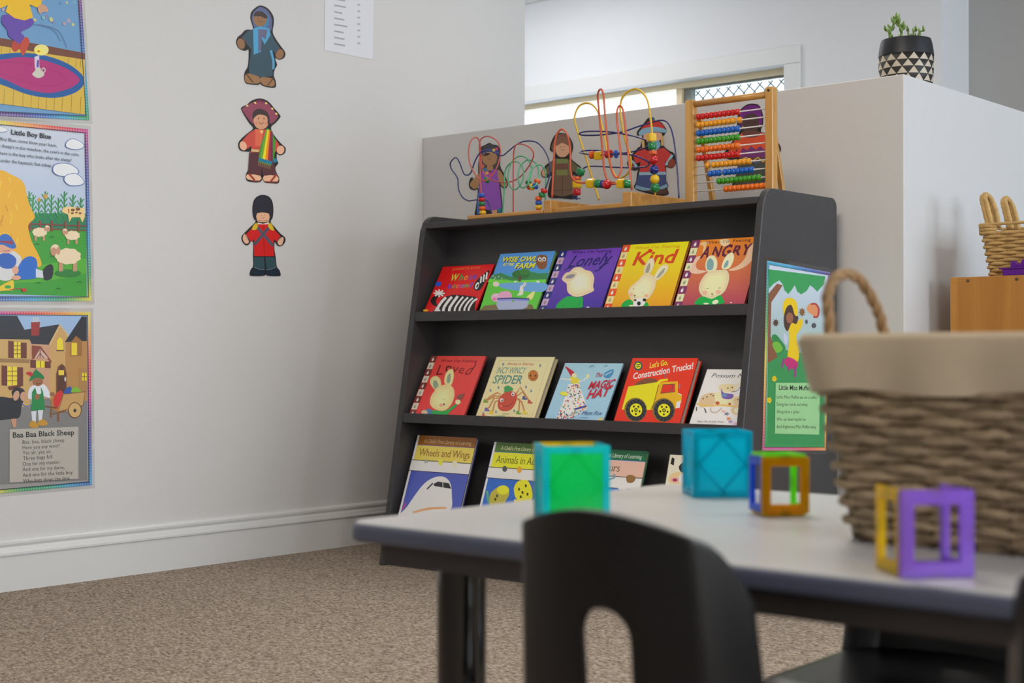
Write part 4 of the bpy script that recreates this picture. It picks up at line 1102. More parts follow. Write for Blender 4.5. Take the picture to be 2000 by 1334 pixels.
p.poly([(222, 440), (240, 380), (270, 370), (290, 430), (312, 440), (300, 485), (270, 480), (245, 530), (225, 500)], (70, 50, 46), 4); p.ell(258, 448, 22, 34, (150, 96, 70)); p.poly([(225, 720), (250, 690), (305, 720), (300, 760), (250, 760)], (186, 40, 110), 3)
for a, b in (((222, 700), (210, 755)), ((250, 740), (252, 775)), ((292, 750), (292, 815))): p.line([a, b], 11, (150, 50, 130))
p.poly([(220, 540), (245, 570), (240, 610), (222, 600)], (190, 196, 214), 3)
p.poly([(365, 400), (375, 365), (405, 360), (435, 385), (432, 440), (400, 430)], (216, 140, 90), 4); p.line([(390, 362), (420, 362), (438, 395), (430, 440), (405, 440)], 12, (170, 60, 60), 3)
p.ell(335, 412, 14, 20, (130, 90, 50)); 
for a in range(0, 360, 45):
    r = math.radians(a); p.line([(335, 412), (335 + 22 * math.cos(r), 412 + 28 * math.sin(r))], 5, (130, 90, 50))
p.ell(408, 495, 14, 16, (70, 70, 80)); p.ell(362, 472, 8, 14, (80, 80, 96))
for x, y in ((162, 825), (130, 958)):
    for a in range(5): p.ell(x + 9 * math.cos(a * 1.257), y + 11 * math.sin(a * 1.257), 7, 8, (226, 190, 30), 0, 8)
p.poly([(170, 850), (445, 850), (440, 1172), (165, 1165)], (150, 200, 140), 0)
INK = (40, 50, 44)
p.text('Little Miss Muffet', (190, 893), (385, 897), 30, INK, 0.02)
for t, a, b in (('Little Miss Muffet sat on a tuffet', (176, 948), (425, 950)), ('Eating her curds and whey', (176, 993), (368, 995)), ('Along came a spider', (176, 1038), (318, 1040)), ('Who sat down beside her', (176, 1085), (358, 1087)), ('And frightened Miss Muffet away', (176, 1132), (420, 1133))):
    p.text(t, a, b, 21, INK)
frame_line(p, (40, 90, 70), 0.0015)
p.build('poster_print', M['print'], p.thing)

# --- typed list, a plain sheet
W0 = XL + 0.0008
def sheet(label, corners):
    pts = [atX(u, v, XL) for u, v in corners]
    t = thing('notice_sheet', (pts[2] + pts[3]) / 2, label, 'notice')
    MB().prism([q + Vector((0.001, 0, 0)) for q in pts], (0.0006, 0, 0)).build('sheet', M['paper2'], t)
    p = Print((XL + 0.0017, pts[3].y, pts[3].z), (0, 1, 0), (0, 0, 1), 1.3)
    p.thing = t
    return p
M['paper2'] = mat('white_paper', (0.74, 0.74, 0.78), 0.6, raw=True)
p = sheet('white typed list taped to the long wall above the paper figures', [(634, -130), (731, -105), (727.5, 116.5), (633.5, 98)])
p.zoom(440, 0, 3.51)
for i in range(-9, 7):
    y = 42 + i * 44
    wd = (80, 55, 70, 90, 64, 70, 74)[i % 7]
    p.line([(746, y - 6), (746 + wd, y + wd * 0.10)], 10, (150, 148, 156)); p.line([(905, y - 10), (924, y - 8)], 12, (158, 156, 164))
p.build('typed_lines', M['print'], p.thing)['kind'] = 'stuff'

# ================================================================ PAPER FIGURES
M['card'] = mat('black_edged_card', (26, 24, 26), 0.5)
GD = 1.2
def figure(label, axis, val, z, outline, group, smooth=4):
    if axis == 'X':
        o, ex, pl = Vector((val, 0, 0)), Vector((0, 1, 0)), atX
    else:
        o, ex, pl = Vector((0, val, 0)), Vector((1, 0, 0)), atY
    px = [(z[0] + a / z[2], z[1] + b / z[2]) for a, b in outline]
    if smooth: px = [(q.x, q.y) for q in crom([(a, b, 0) for a, b in px], smooth, True)]
    pts = [pl(u, v, val) for u, v in px]
    n = ex.cross(Vector((0, 0, 1)))
    zs = min(q.z for q in pts)
    c = sum(pts, Vector()) / len(pts)
    t = thing('paper_doll', (c.x, c.y, zs), label, 'wall decoration', group)
    MB().prism([q + n * 0.0005 for q in pts][::-1], n * 0.0025).build('card', M['card'], t)
    p = Print(o + n * 0.003, ex, (0, 0, 1), GD)
    p.z = z
    p.thing = t
    return p
def fin(p): p.build('printed_face', M['print'], p.thing)
def smile(p, x, y, r, c=(70, 40, 30)):
    p.ell(x - r * .5, y - r * .5, r * .09, r * .16, c); p.ell(x + r * .5, y - r * .5, r * .09, r * .16, c); p.line([(x - r * .45, y + r * .1), (x, y + r * .5), (x + r * .45, y + r * .1)], r * .1, c, 4)
# blue headscarf
GW = 'paper figures on the long wall'
p = figure('paper figure in blue headscarf and dark teal robe, topmost on the long wall', 'X', XL, (440, 0, 3.51),
    [(190, 200), (172, 130), (178, 85), (205, 55), (240, 38), (290, 60), (325, 110), (330, 160), (322, 220), (345, 270), (380, 320), (408, 360), (402, 395), (370, 410), (345, 398), (340, 410), (352, 445), (335, 480), (330, 520), (343, 560), (340, 600), (290, 598), (250, 585), (240, 572), (225, 582), (180, 580), (140, 570), (128, 530), (135, 490), (155, 450), (160, 360), (155, 340), (130, 348), (90, 330), (74, 290), (85, 255), (110, 235), (140, 205)], GW)
p.poly([(200, 190), (182, 130), (190, 90), (215, 62), (240, 48), (285, 68), (315, 115), (320, 160), (310, 215), (250, 240)], (84, 90, 130), 4); p.poly([(190, 140), (200, 95), (235, 75), (280, 90), (300, 130), (295, 175), (270, 190), (250, 165), (215, 180)], (60, 120, 160), 4)
p.poly([(150, 215), (190, 205), (310, 220), (335, 275), (372, 325), (345, 362), (310, 345), (325, 420), (325, 520), (250, 530), (165, 515), (162, 450), (180, 340), (150, 305), (115, 255)], (50, 76, 88), 0)
p.ell(238, 130, 46, 52, (140, 100, 66)); p.poly([(195, 110), (210, 82), (250, 78), (285, 105), (283, 128), (240, 112)], (54, 40, 36), 3); smile(p, 240, 140, 28)
p.poly([(190, 195), (240, 180), (300, 195), (310, 240), (270, 305), (240, 250), (245, 355), (195, 375)], (74, 150, 190), 0); p.poly([(225, 200), (290, 205), (275, 270), (250, 250), (245, 345), (225, 360)], (96, 96, 124), 0); p.line([(312, 345), (330, 420), (328, 475)], 16, (80, 150, 190), 3)
p.ell(108, 300, 26, 38, (140, 100, 66), -15); p.ell(372, 370, 28, 34, (140, 100, 66), 10); p.line([(112, 250), (158, 305)], 9, (84, 70, 90)); p.line([(345, 362), (372, 325)], 9, (84, 70, 90))
p.poly([(138, 560), (135, 515), (165, 505), (235, 530), (235, 568), (180, 572)], (150, 108, 70), 3); p.poly([(248, 570), (245, 530), (325, 540), (335, 590), (280, 588)], (150, 108, 70), 3); p.line([(145, 508), (190, 565)], 9, (84, 60, 40)); p.line([(330, 535), (290, 585)], 9, (84, 60, 40))
fin(p)
# wide hat with rainbow scarf
p = figure('paper figure in wide brown hat with rainbow striped scarf, middle one on the long wall', 'X', XL, (440, 0, 3.51),
    [(190, 880), (160, 840), (112, 760), (112, 735), (150, 715), (180, 690), (235, 675), (290, 695), (330, 740), (372, 790), (370, 810), (340, 845), (312, 870), (318, 905), (345, 945), (380, 985), (410, 1015), (405, 1050), (375, 1065), (350, 1055), (352, 1100), (360, 1120), (340, 1150), (350, 1190), (366, 1220), (360, 1256), (310, 1255), (270, 1250), (255, 1225), (235, 1248), (180, 1248), (145, 1235), (142, 1195), (160, 1150), (165, 1060), (180, 1040), (150, 1040), (100, 1030), (88, 985), (110, 950), (150, 915)], GW)
p.poly([(190, 850), (120, 760), (122, 740), (180, 705), (235, 685), (290, 705), (330, 755), (362, 800), (310, 850), (290, 790), (240, 760), (200, 790)], (140, 66, 86), 3); p.line([(190, 715), (240, 690), (290, 715)], 14, (110, 44, 70), 4)
for x, y in ((150, 725), (205, 705), (280, 708), (322, 745), (350, 780)): p.ell(x, y, 9, 6, (226, 200, 110), 30)
p.ell(247, 825, 54, 62, (206, 150, 116)); p.poly([(188, 820), (190, 770), (230, 745), (290, 770), (305, 840), (290, 850), (285, 800), (235, 785), (205, 800)], (60, 46, 44), 3); smile(p, 246, 832, 38); p.ell(212, 845, 9, 7, (214, 120, 100)); p.ell(280, 845, 9, 7, (214, 120, 100))
p.poly([(115, 965), (160, 915), (205, 885), (310, 890), (340, 950), (370, 990), (345, 1045), (310, 1000), (320, 1040), (175, 1045), (180, 1000), (150, 1020)], (196, 74, 60), 0); p.poly([(205, 885), (260, 890), (245, 1000), (205, 1000)], (214, 100, 70)); p.poly([(235, 895), (262, 895), (250, 920)], (226, 200, 120))
p.poly([(165, 1045), (330, 1045), (335, 1130), (350, 1200), (260, 1205), (252, 1150), (240, 1205), (155, 1195)], (84, 46, 50), 0); p.line([(178, 1030), (230, 1035)], 16, (200, 180, 120))
p.poly([(285, 880), (312, 890), (345, 960), (335, 1090), (310, 1140), (225, 1110), (240, 1000)], (70, 140, 50), 0)
for i, c in enumerate(((110, 160, 50), (236, 210, 20), (232, 130, 30), (150, 40, 50), (110, 40, 70))):
    a = i / 5; b = (i + 1) / 5
    p.poly([(280 + 45 * a, 885 + 18 * a), (280 + 45 * b, 885 + 18 * b), (236 + 90 * b, 1090 + 26 * b), (236 + 90 * a, 1090 + 26 * a)], c)
p.line([(228, 1092), (320, 1118)], 22, (30, 120, 150)); p.line([(335, 1090), (350, 1110)], 26, (30, 120, 150))
for i in range(7): p.line([(230 + i * 13, 1106 + i * 4), (226 + i * 13, 1136 + i * 4)], 7, (130, 100, 70))
p.ell(122, 1000, 24, 32, (226, 170, 140), -20); p.ell(378, 1028, 26, 30, (226, 170, 140), 10)
p.poly([(152, 1230), (150, 1195), (240, 1205), (235, 1238)], (226, 176, 140), 2); p.poly([(268, 1242), (265, 1205), (352, 1205), (358, 1245)], (226, 176, 140), 2); p.line([(160, 1190), (200, 1235)], 14, (150, 60, 44)); p.line([(350, 1195), (310, 1245)], 14, (150, 60, 44)); p.line([(180, 1240), (235, 1242)], 8, (130, 50, 40)); p.line([(270, 1246), (355, 1248)], 8, (130, 50, 40))
fin(p)
# tall black fur hat, red coat
p = figure('paper figure in tall black fur hat and red coat, lowest on the long wall', 'X', XL, (440, 360, 6.667),
    [(395, 480), (360, 420), (352, 300), (375, 200), (430, 150), (490, 138), (560, 160), (605, 220), (620, 320), (612, 430), (585, 490), (640, 560), (710, 640), (770, 690), (775, 745), (745, 790), (705, 808), (670, 790), (640, 750), (632, 830), (650, 950), (665, 1070), (700, 1120), (715, 1180), (690, 1195), (560, 1192), (520, 1175), (490, 1192), (340, 1192), (315, 1170), (330, 1110), (362, 1060), (360, 940), (360, 760), (330, 745), (300, 785), (260, 790), (222, 750), (208, 690), (240, 640), (310, 570)], GW)
p.poly([(400, 470), (368, 400), (362, 300), (385, 210), (435, 162), (490, 150), (555, 172), (595, 230), (608, 320), (600, 430), (575, 475)], (38, 38, 48), 4); p.poly([(412, 462), (415, 375), (565, 378), (570, 465), (545, 490), (440, 490)], (222, 170, 136), 2); smile(p, 492, 425, 38); p.line([(430, 466), (490, 478), (555, 465)], 5, (90, 40, 34), 3); p.poly([(418, 495), (490, 515), (572, 490), (560, 535), (495, 545), (425, 535)], (214, 208, 190))
p.poly([(415, 520), (575, 520), (640, 590), (715, 670), (680, 745), (630, 720), (625, 800), (640, 935), (515, 935), (375, 935), (370, 800), (378, 720), (330, 745), (270, 650), (340, 580)], (200, 26, 24), 0)
p.line([(415, 555), (620, 800)], 40, (84, 80, 96)); p.line([(575, 555), (375, 790)], 40, (80, 76, 92)); p.line([(495, 690), (510, 920)], 5, (110, 14, 14)); p.line([(500, 530), (500, 600)], 5, (110, 14, 14))
p.poly([(395, 500), (425, 540), (400, 590), (340, 585)], (206, 176, 40), 2); p.poly([(590, 500), (555, 545), (590, 590), (640, 600)], (206, 176, 40), 2)
p.poly([(225, 700), (245, 650), (270, 660), (310, 745), (280, 775), (245, 755)], (222, 172, 140), 2); p.poly([(760, 700), (735, 690), (680, 755), (705, 795), (745, 775)], (222, 172, 140), 2); p.line([(258, 655), (310, 745)], 9, (130, 130, 130)); p.line([(725, 685), (675, 755)], 9, (130, 130, 130))
p.poly([(370, 950), (500, 945), (515, 1100), (375, 1085)], (46, 74, 80)); p.poly([(520, 945), (640, 950), (660, 1080), (535, 1105)], (46, 74, 80)); p.line([(375, 1080), (440, 1105), (512, 1110)], 7, (110, 140, 150)); p.line([(535, 1112), (600, 1102), (662, 1078)], 7, (110, 140, 150))
p.poly([(330, 1170), (345, 1115), (375, 1095), (440, 1118), (505, 1120), (495, 1180)], (26, 40, 54), 2); p.poly([(535, 1180), (540, 1122), (600, 1115), (665, 1095), (695, 1140), (700, 1178)], (26, 40, 54), 2)
fin(p)
GH = 'paper figures on the half wall'
# purple dress
p = figure('paper figure with long dark hair and purple dress, on the half wall', 'Y', YH, (860, 230, 6.354),
    [(480, 900), (475, 620), (490, 480), (510, 370), (560, 340), (615, 312), (650, 330), (720, 350), (745, 430), (745, 600), (790, 690), (835, 800), (830, 860), (790, 880), (750, 850), (765, 1000), (775, 1110), (770, 1165), (700, 1200), (450, 1215), (445, 1130), (460, 1020), (470, 880), (430, 900), (375, 880), (360, 810), (400, 740)], GH)
p.poly([(492, 640), (500, 440), (530, 370), (615, 325), (705, 360), (735, 440), (735, 600), (700, 700), (500, 700)], (62, 58, 66), 3); p.poly([(515, 480), (560, 430), (660, 430), (705, 480), (690, 560), (650, 590), (655, 650), (580, 650), (580, 590), (535, 560)], (166, 124, 84), 3); p.poly([(510, 405), (600, 380), (720, 400), (720, 440), (600, 420), (515, 440)], (50, 70, 130), 0); p.ell(665, 400, 18, 18, (226, 180, 60)); p.ell(700, 385, 16, 18, (206, 60, 120)); p.ell(705, 425, 12, 12, (80, 60, 160)); smile(p, 610, 500, 40); p.poly([(530, 470), (560, 430), (620, 450), (600, 440), (545, 480)], (50, 46, 56))
p.poly([(480, 920), (490, 700), (520, 640), (580, 640), (620, 690), (655, 635), (715, 650), (735, 860), (765, 1110), (700, 1150), (600, 1145), (500, 1120)], (140, 74, 176), 0); p.poly([(470, 900), (500, 1190), (455, 1200), (455, 1100)], (60, 100, 170)); p.ell(555, 645, 24, 24, (50, 120, 150)); p.ell(580, 685, 20, 18, (230, 170, 60)); p.ell(620, 700, 24, 18, (206, 60, 120)); p.ell(530, 600, 18, 22, (206, 90, 70))
p.poly([(375, 850), (380, 800), (490, 690), (485, 820), (430, 885)], (166, 124, 80), 3); p.poly([(715, 650), (760, 680), (825, 810), (815, 860), (770, 850), (720, 760)], (166, 124, 80), 3); p.poly([(640, 1150), (710, 1140), (705, 1195), (645, 1200)], (200, 150, 110)); p.poly([(715, 1130), (760, 1115), (760, 1170), (720, 1190)], (30, 120, 150))
fin(p)
# brown overalls
p = figure('paper figure of a boy in green shirt and brown overalls, on the half wall', 'Y', YH, (1060, 160, 5.132),
    [(130, 720), (80, 690), (78, 650), (95, 590), (130, 530), (180, 512), (250, 530), (295, 600), (305, 660), (285, 760), (330, 810), (380, 850), (400, 890), (390, 950), (350, 960), (310, 930), (330, 1060), (345, 1130), (330, 1175), (180, 1165), (60, 1150), (75, 1000), (95, 940), (50, 960), (0, 950), (-10, 900), (40, 830), (100, 790)], GH)
p.poly([(100, 690), (90, 640), (140, 540), (185, 520), (245, 540), (285, 610), (290, 670), (270, 720), (130, 720)], (120, 84, 66), 3); p.poly([(135, 620), (260, 620), (265, 700), (225, 750), (160, 745), (130, 690)], (214, 164, 130), 3); p.poly([(125, 640), (150, 570), (200, 545), (250, 580), (265, 640), (200, 610), (160, 630)], (130, 90, 72), 3); smile(p, 198, 670, 36)
p.poly([(20, 880), (100, 790), (280, 780), (370, 860), (350, 920), (300, 890), (290, 950), (110, 950), (100, 890), (50, 930)], (104, 96, 62), 0); p.poly([(110, 770), (135, 765), (140, 930), (290, 930), (325, 1120), (200, 1150), (80, 1130), (100, 930)], (112, 86, 62), 0); p.poly([(135, 770), (255, 770), (250, 815), (140, 815)], (120, 130, 70)); p.poly([(140, 880), (248, 880), (250, 935), (138, 935)], (124, 128, 66)); p.poly([(130, 825), (255, 820), (255, 875), (132, 880)], (110, 70, 56))
p.line([(200, 950), (195, 1150)], 5, (60, 44, 34)); p.line([(100, 1090), (320, 1080)], 5, (60, 44, 34)); p.line([(120, 960), (110, 1060)], 4, (60, 44, 34)); p.ell(15, 910, 24, 40, (206, 156, 124))
fin(p)
# red coat with fur trim
p = figure('paper figure in red coat and fur-trimmed cap with blonde plaits, on the half wall', 'Y', YH, (1060, 160, 5.132),
    [(1000, 520), (955, 540), (950, 500), (990, 450), (1030, 400), (1060, 365), (1110, 355), (1130, 390), (1180, 400), (1225, 450), (1240, 490), (1220, 530), (1205, 560), (1215, 640), (1270, 690), (1310, 710), (1335, 760), (1330, 830), (1290, 865), (1240, 850), (1240, 920), (1235, 980), (1260, 1040), (1250, 1070), (1260, 1125), (1170, 1140), (1000, 1100), (920, 1060), (940, 1000), (950, 920), (960, 880), (920, 890), (870, 860), (850, 810), (890, 740), (960, 660), (985, 640)], GH)
p.poly([(985, 480), (1040, 410), (1110, 385), (1180, 410), (1220, 470), (1100, 450)], (200, 50, 44), 3); p.poly([(960, 520), (1000, 470), (1120, 450), (1230, 475), (1225, 510), (1120, 500), (1010, 535)], (130, 176, 200), 3); p.ell(1092, 372, 28, 18, (60, 90, 110))
p.poly([(1010, 530), (1120, 505), (1195, 520), (1180, 580), (1130, 600), (1050, 610)], (220, 170, 140), 3); p.line([(1000, 560), (1010, 650), (1015, 740)], 26, (206, 170, 110), 3); p.line([(1195, 540), (1200, 640)], 24, (206, 170, 110), 3)
p.poly([(905, 740), (985, 660), (1050, 690), (1130, 680), (1215, 660), (1300, 735), (1240, 840), (1225, 780), (1230, 900), (970, 910), (980, 800), (930, 820)], (200, 54, 50), 0); p.poly([(1060, 600), (1160, 590), (1180, 640), (1130, 690), (1070, 680)], (120, 170, 200), 3)
p.poly([(965, 905), (1235, 900), (1240, 930), (965, 935)], (150, 186, 206)); p.poly([(960, 935), (1235, 930), (1240, 1020), (1100, 1080), (930, 1040)], (66, 80, 130), 0); p.line([(930, 1050), (1020, 1075), (1130, 1085), (1250, 1035)], 34, (130, 170, 196), 4); p.poly([(1020, 1090), (1240, 1070), (1250, 1120), (1170, 1130)], (84, 56, 44))
p.line([(1300, 730), (1235, 835)], 26, (150, 190, 206)); p.ell(1292, 815, 36, 46, (140, 60, 40), 20); p.line([(895, 790), (940, 850)], 24, (150, 190, 206)); p.ell(895, 845, 26, 30, (140, 60, 40))
fin(p)
# purple head wrap, behind the abacus
p = figure('paper figure in purple head wrap and orange top, on the half wall behind the abacus', 'Y', YH, (1200, 160, 4.348),
    [(1065, 430), (1045, 370), (1060, 260), (1110, 205), (1165, 185), (1230, 200), (1262, 280), (1262, 360), (1245, 420), (1300, 440), (1370, 490), (1412, 550), (1405, 600), (1350, 620), (1320, 590), (1320, 700), (1330, 850), (1340, 900), (1180, 900), (1010, 890), (1040, 780), (1050, 660), (990, 660), (945, 640), (945, 590), (1010, 500)], GH)
p.poly([(1060, 340), (1075, 250), (1115, 210), (1165, 195), (1225, 208), (1252, 280), (1250, 360), (1225, 380), (1215, 300), (1120, 300), (1090, 380)], (104, 26, 120), 3); p.poly([(1085, 340), (1110, 290), (1165, 265), (1215, 290), (1228, 360), (1200, 430), (1140, 440), (1100, 410)], (74, 50, 48), 3); p.line([(1110, 350), (1220, 345)], 6, (50, 30, 30)); p.ell(1155, 375, 14, 10, (90, 62, 58))
p.poly([(960, 610), (1020, 500), (1085, 430), (1250, 430), (1310, 450), (1395, 560), (1330, 590), (1310, 560), (1315, 600), (1060, 610), (1040, 570), (1000, 640)], (206, 74, 40), 0); p.poly([(1090, 420), (1230, 420), (1215, 465), (1110, 470)], (96, 56, 48), 2)
p.poly([(1070, 600), (1090, 560), (1130, 580), (1160, 545), (1200, 575), (1240, 545), (1270, 575), (1310, 560), (1312, 640), (1070, 640)], (110, 46, 110), 0); p.poly([(1060, 640), (1312, 640), (1315, 690), (1055, 690)], (90, 64, 56)); p.line([(1065, 665), (1120, 640), (1160, 680), (1220, 640), (1260, 680), (1310, 640)], 10, (206, 170, 60)); p.line([(1070, 685), (1140, 655), (1200, 690), (1290, 650)], 7, (60, 110, 150))
p.poly([(1050, 695), (1315, 690), (1325, 890), (1020, 880)], (66, 72, 66), 0); p.ell(970, 620, 22, 26, (74, 50, 46)); p.ell(1385, 575, 18, 22, (60, 40, 40)); p.ell(1090, 385, 5, 12, (200, 170, 80)); p.ell(1235, 375, 5, 12, (200, 170, 80))
fin(p)
# ================================================================ TOYS ON THE BOOKCASE
M['pine'] = wood('varnished_pine', (176, 120, 50), (206, 152, 76), 8, (0.15, 1, 1), 0.35, 0.3)
M['pine_v'] = wood('varnished_pine_upright', (186, 132, 60), (214, 164, 88), 8, (1, 1, 0.12), 0.35, 0.3)
def gloss(name, c, rough=0.22): return mat(name, c, rough, spec=0.5, coat=0.3)
PC = {'red': (196, 26, 30), 'blue': (24, 86, 190), 'green': (24, 128, 70), 'orange': (222, 92, 30), 'yellow': (232, 190, 24), 'navy': (26, 44, 130)}
for k, c in PC.items(): M['bead_' + k] = gloss('bead_paint_' + k, c)
M['wire_red'] = gloss('wire_coat_coral', (196, 84, 70), 0.35)
M['wire_orange'] = gloss('wire_coat_orange', (206, 86, 44), 0.35)
M['wire_blue'] = gloss('wire_coat_navy', (28, 40, 110), 0.3)
M['wire_green'] = gloss('wire_coat_green', (64, 168, 116), 0.35)
M['wire_yellow'] = gloss('wire_coat_yellow', (226, 184, 40), 0.35)
BM = {}
def bead_mesh(shape, col, m=None):
    k = (shape, col)
    if k in BM: return BM[k]
    mt = m or M['bead_' + col]
    mb = MB()
    if shape == 'disc':      prof = [(0.0035, -0.0072), (0.0085, -0.0072), (0.0115, -0.0045), (0.0126, 0), (0.0115, 0.0045), (0.0085, 0.0072), (0.0035, 0.0072)]
    elif shape == 'plate':   prof = [(0.003, -0.0022), (0.013, -0.002), (0.0145, 0), (0.013, 0.002), (0.003, 0.0022)]
    elif shape == 'cyl':     prof = [(0.0035, -0.011), (0.0125, -0.011), (0.0142, -0.0095), (0.0142, 0.0095), (0.0125, 0.011), (0.0035, 0.011)]
    elif shape == 'short':   prof = [(0.0035, -0.006), (0.0125, -0.006), (0.0138, -0.005), (0.0138, 0.005), (0.0125, 0.006), (0.0035, 0.006)]
    elif shape == 'ball':    prof = [(0.016 * math.sin(a), -0.016 * math.cos(a)) for a in [0.22 + i * (math.pi - 0.44) / 10 for i in range(11)]]
    elif shape == 'abacus':  prof = [(0.0028, -0.0079), (0.0072, -0.0077), (0.0098, -0.0045), (0.0106, 0), (0.0098, 0.0045), (0.0072, 0.0077), (0.0028, 0.0079)]
    if shape == 'cube':
        h = 0.0135
        mb.box((-h, -h, -h), (h, h, h))
        bm = bmesh.new(); me = mb.mesh('bead', mt); bm.from_mesh(me)
        bmesh.ops.bevel(bm, geom=list(bm.edges), offset=0.003, segments=2, affect='EDGES'); bm.to_mesh(me); bm.free()
    else:
        mb.lathe(prof, seg=16 if shape == 'abacus' else 20)
        me = mb.mesh('bead', mt, smooth=True)
    BM[k] = me
    return me
def bead(parent, pos, axis, shape, col, spin=0.0):
    o = link('bead', bead_mesh(shape, col), parent, pos)
    o.rotation_euler = (Vector(axis).to_track_quat('Z', 'Y') @ Matrix.Rotation(spin, 3, 'Z').to_quaternion()).to_euler()
    return o
ZTOP = 1.225
def wirepath(pts, z, Yf):
    n = len(pts)
    out = []
    for i, (a, b) in enumerate(pts):
        out.append(atY(z[0] + a / z[2], z[1] + b / z[2], Yf(i / (n - 1))))
    return crom(out, 6)
def wire(parent, name, pts, z, Yf, m, r=0.0025):
    MB().tube(wirepath(pts, z, Yf), r, 8).build(name, m, parent, smooth=True)
# --- small bead maze
za = (860, 230, 6.354)
YM = 3.97
o_ = atY(1000, 410, YM)
bm1 = thing('bead_maze', (-3.42, YM, ZTOP), 'small bead maze with blue, green and coral wires, on the bookcase top', 'toy')
MB().box((-3.565, 3.866, ZTOP + 0.0005), (-3.215, 4.05, ZTOP + 0.015)).build('base_board', M['pine'], bm1, bevel=0.004, seg=3)
wv = lambda a, f, ph=0: (lambda t: YM + a * math.sin(f * math.pi * t + ph))
wire(bm1, 'coral_wire', [(515, 1196), (505, 900), (488, 500), (490, 300), (560, 232), (650, 250), (728, 325), (747, 450), (690, 640), (590, 768), (500, 770), (440, 712), (372, 580), (350, 430), (378, 290), (440, 243), (484, 290), (500, 430), (520, 640), (600, 757), (750, 800), (870, 795), (980, 740), (1080, 630), (1150, 500), (1150, 420), (1095, 360), (990, 325), (922, 370), (905, 600), (905, 1188)], za, wv(0.045, 4), M['wire_red'])
wire(bm1, 'blue_wire', [(637, 1192), (610, 1080), (560, 1020), (440, 1020), (350, 1030), (270, 980), (225, 880), (213, 750), (140, 640), (125, 560), (190, 495), (240, 560), (290, 690), (340, 712), (385, 670), (430, 540), (500, 430), (600, 408), (690, 440), (770, 470), (850, 410), (950, 330), (1060, 290), (1190, 305), (1290, 400), (1350, 540), (1360, 660), (1340, 780), (1298, 890), (1240, 970), (1216, 1050), (1216, 1192)], za, wv(0.03, 3, 0.4), M['wire_blue'])
wire(bm1, 'green_wire', [(775, 1192), (795, 850), (800, 680), (850, 580), (930, 545), (1000, 580), (1035, 680), (1010, 800), (940, 888), (870, 860), (838, 760), (850, 640), (900, 530), (990, 475), (1080, 510), (1132, 620), (1125, 720), (1080, 830), (1030, 870), (985, 840), (965, 740), (985, 620), (1050, 540), (1110, 525), (1180, 560), (1218, 650), (1215, 770), (1175, 845), (1120, 860), (1092, 800), (1100, 720), (1135, 640), (1200, 588), (1270, 600), (1306, 690), (1306, 900), (1296, 1190)], za, wv(0.05, 7), M['wire_green'])
def bd(parent, z, x, y, Y, axis, shape, col, spin=0.0):
    return bead(parent, atY(z[0] + x / z[2], z[1] + y / z[2], Y), axis, shape, col, spin)
for x, y, c in ((510, 965, 'blue'), (512, 1016, 'red'), (516, 1070, 'green'), (522, 1125, 'orange'), (527, 1178, 'yellow')):
    bd(bm1, za, x, y, YM - 0.01, (0, 0, 1), 'disc', c)
for x, y, c, ax in ((1288, 905, 'red', (0.35, 0, 1)), (1260, 955, 'green', (0.5, 0, 1)), (1217, 1002, 'orange', (0, 0, 1)), (1220, 1056, 'blue', (0, 0, 1)), (1220, 1110, 'yellow', (0, 0, 1)), (1218, 1164, 'red', (0, 0, 1)),
                    (1203, 788, 'orange', (0.3, 0.2, 1)), (1178, 850, 'blue', (0.8, 0.3, 0.8)), (1136, 858, 'yellow', (1, 0.3, 0.3)), (1108, 852, 'red', (1, 0.2, -0.2)), (1095, 808, 'green', (0.3, 0.2, 1)), (575, 775, 'green', (0.7, 0.5, 0.5))):
    bd(bm1, za, x, y, YM - 0.012, ax, 'disc', c)
# --- large bead maze
zb = (1060, 160, 5.132)
YN = 4.03
bm2 = thing('bead_maze', (-3.05, YN, ZTOP), 'large bead maze with tall orange and yellow loops, beside the abacus', 'toy')
xa0, xa1 = atY(1062, 400, 3.87).x, atY(1076, 400, 3.87).x
xb0, xb1 = atY(1215.5, 385, 3.87).x, atY(1233, 385, 3.87).x
MB().box((xa0, 3.868, ZTOP + 0.0005), (xa1, 4.19, ZTOP + 0.046)).build('base_block', M['pine'], bm2, bevel=0.003)
MB().box((xb0, 3.868, ZTOP + 0.0005), (xb1, 4.19, ZTOP + 0.050)).build('base_block', M['pine'], bm2, bevel=0.003)
MB().box((xa1, 3.88, ZTOP + 0.002), (xb0, 3.90, ZTOP + 0.018)).build('base_rail', M['pine'], bm2, bevel=0.003)
MB().box((xa1, 4.15, ZTOP + 0.004), (xb0, 4.17, ZTOP + 0.028)).build('base_rail', M['pine'], bm2, bevel=0.003)
wn = lambda a, f, ph=0, y0=None: (lambda t: (y0 or YN) + a * math.sin(f * math.pi * t + ph))
wire(bm2, 'orange_wire', [(95, 1160), (110, 800), (130, 560), (190, 475), (250, 540), (275, 700), (280, 900), (330, 1000), (440, 1012), (560, 1022), (640, 1030), (740, 1020), (850, 1022)], zb, wn(0.03, 1, 0, 3.93), M['wire_orange'], 0.0034)
wire(bm2, 'orange_wire', [(850, 1022), (740, 1012), (660, 990), (620, 900), (600, 700), (560, 250), (552, 130), (575, 75), (606, 120), (630, 400), (660, 700), (690, 880), (740, 960), (785, 880), (780, 700), (745, 400), (745, 290), (770, 240), (806, 290), (840, 560), (870, 850), (893, 1078)], zb, wn(0.03, 3, 0, 3.95), M['wire_orange'], 0.0034)
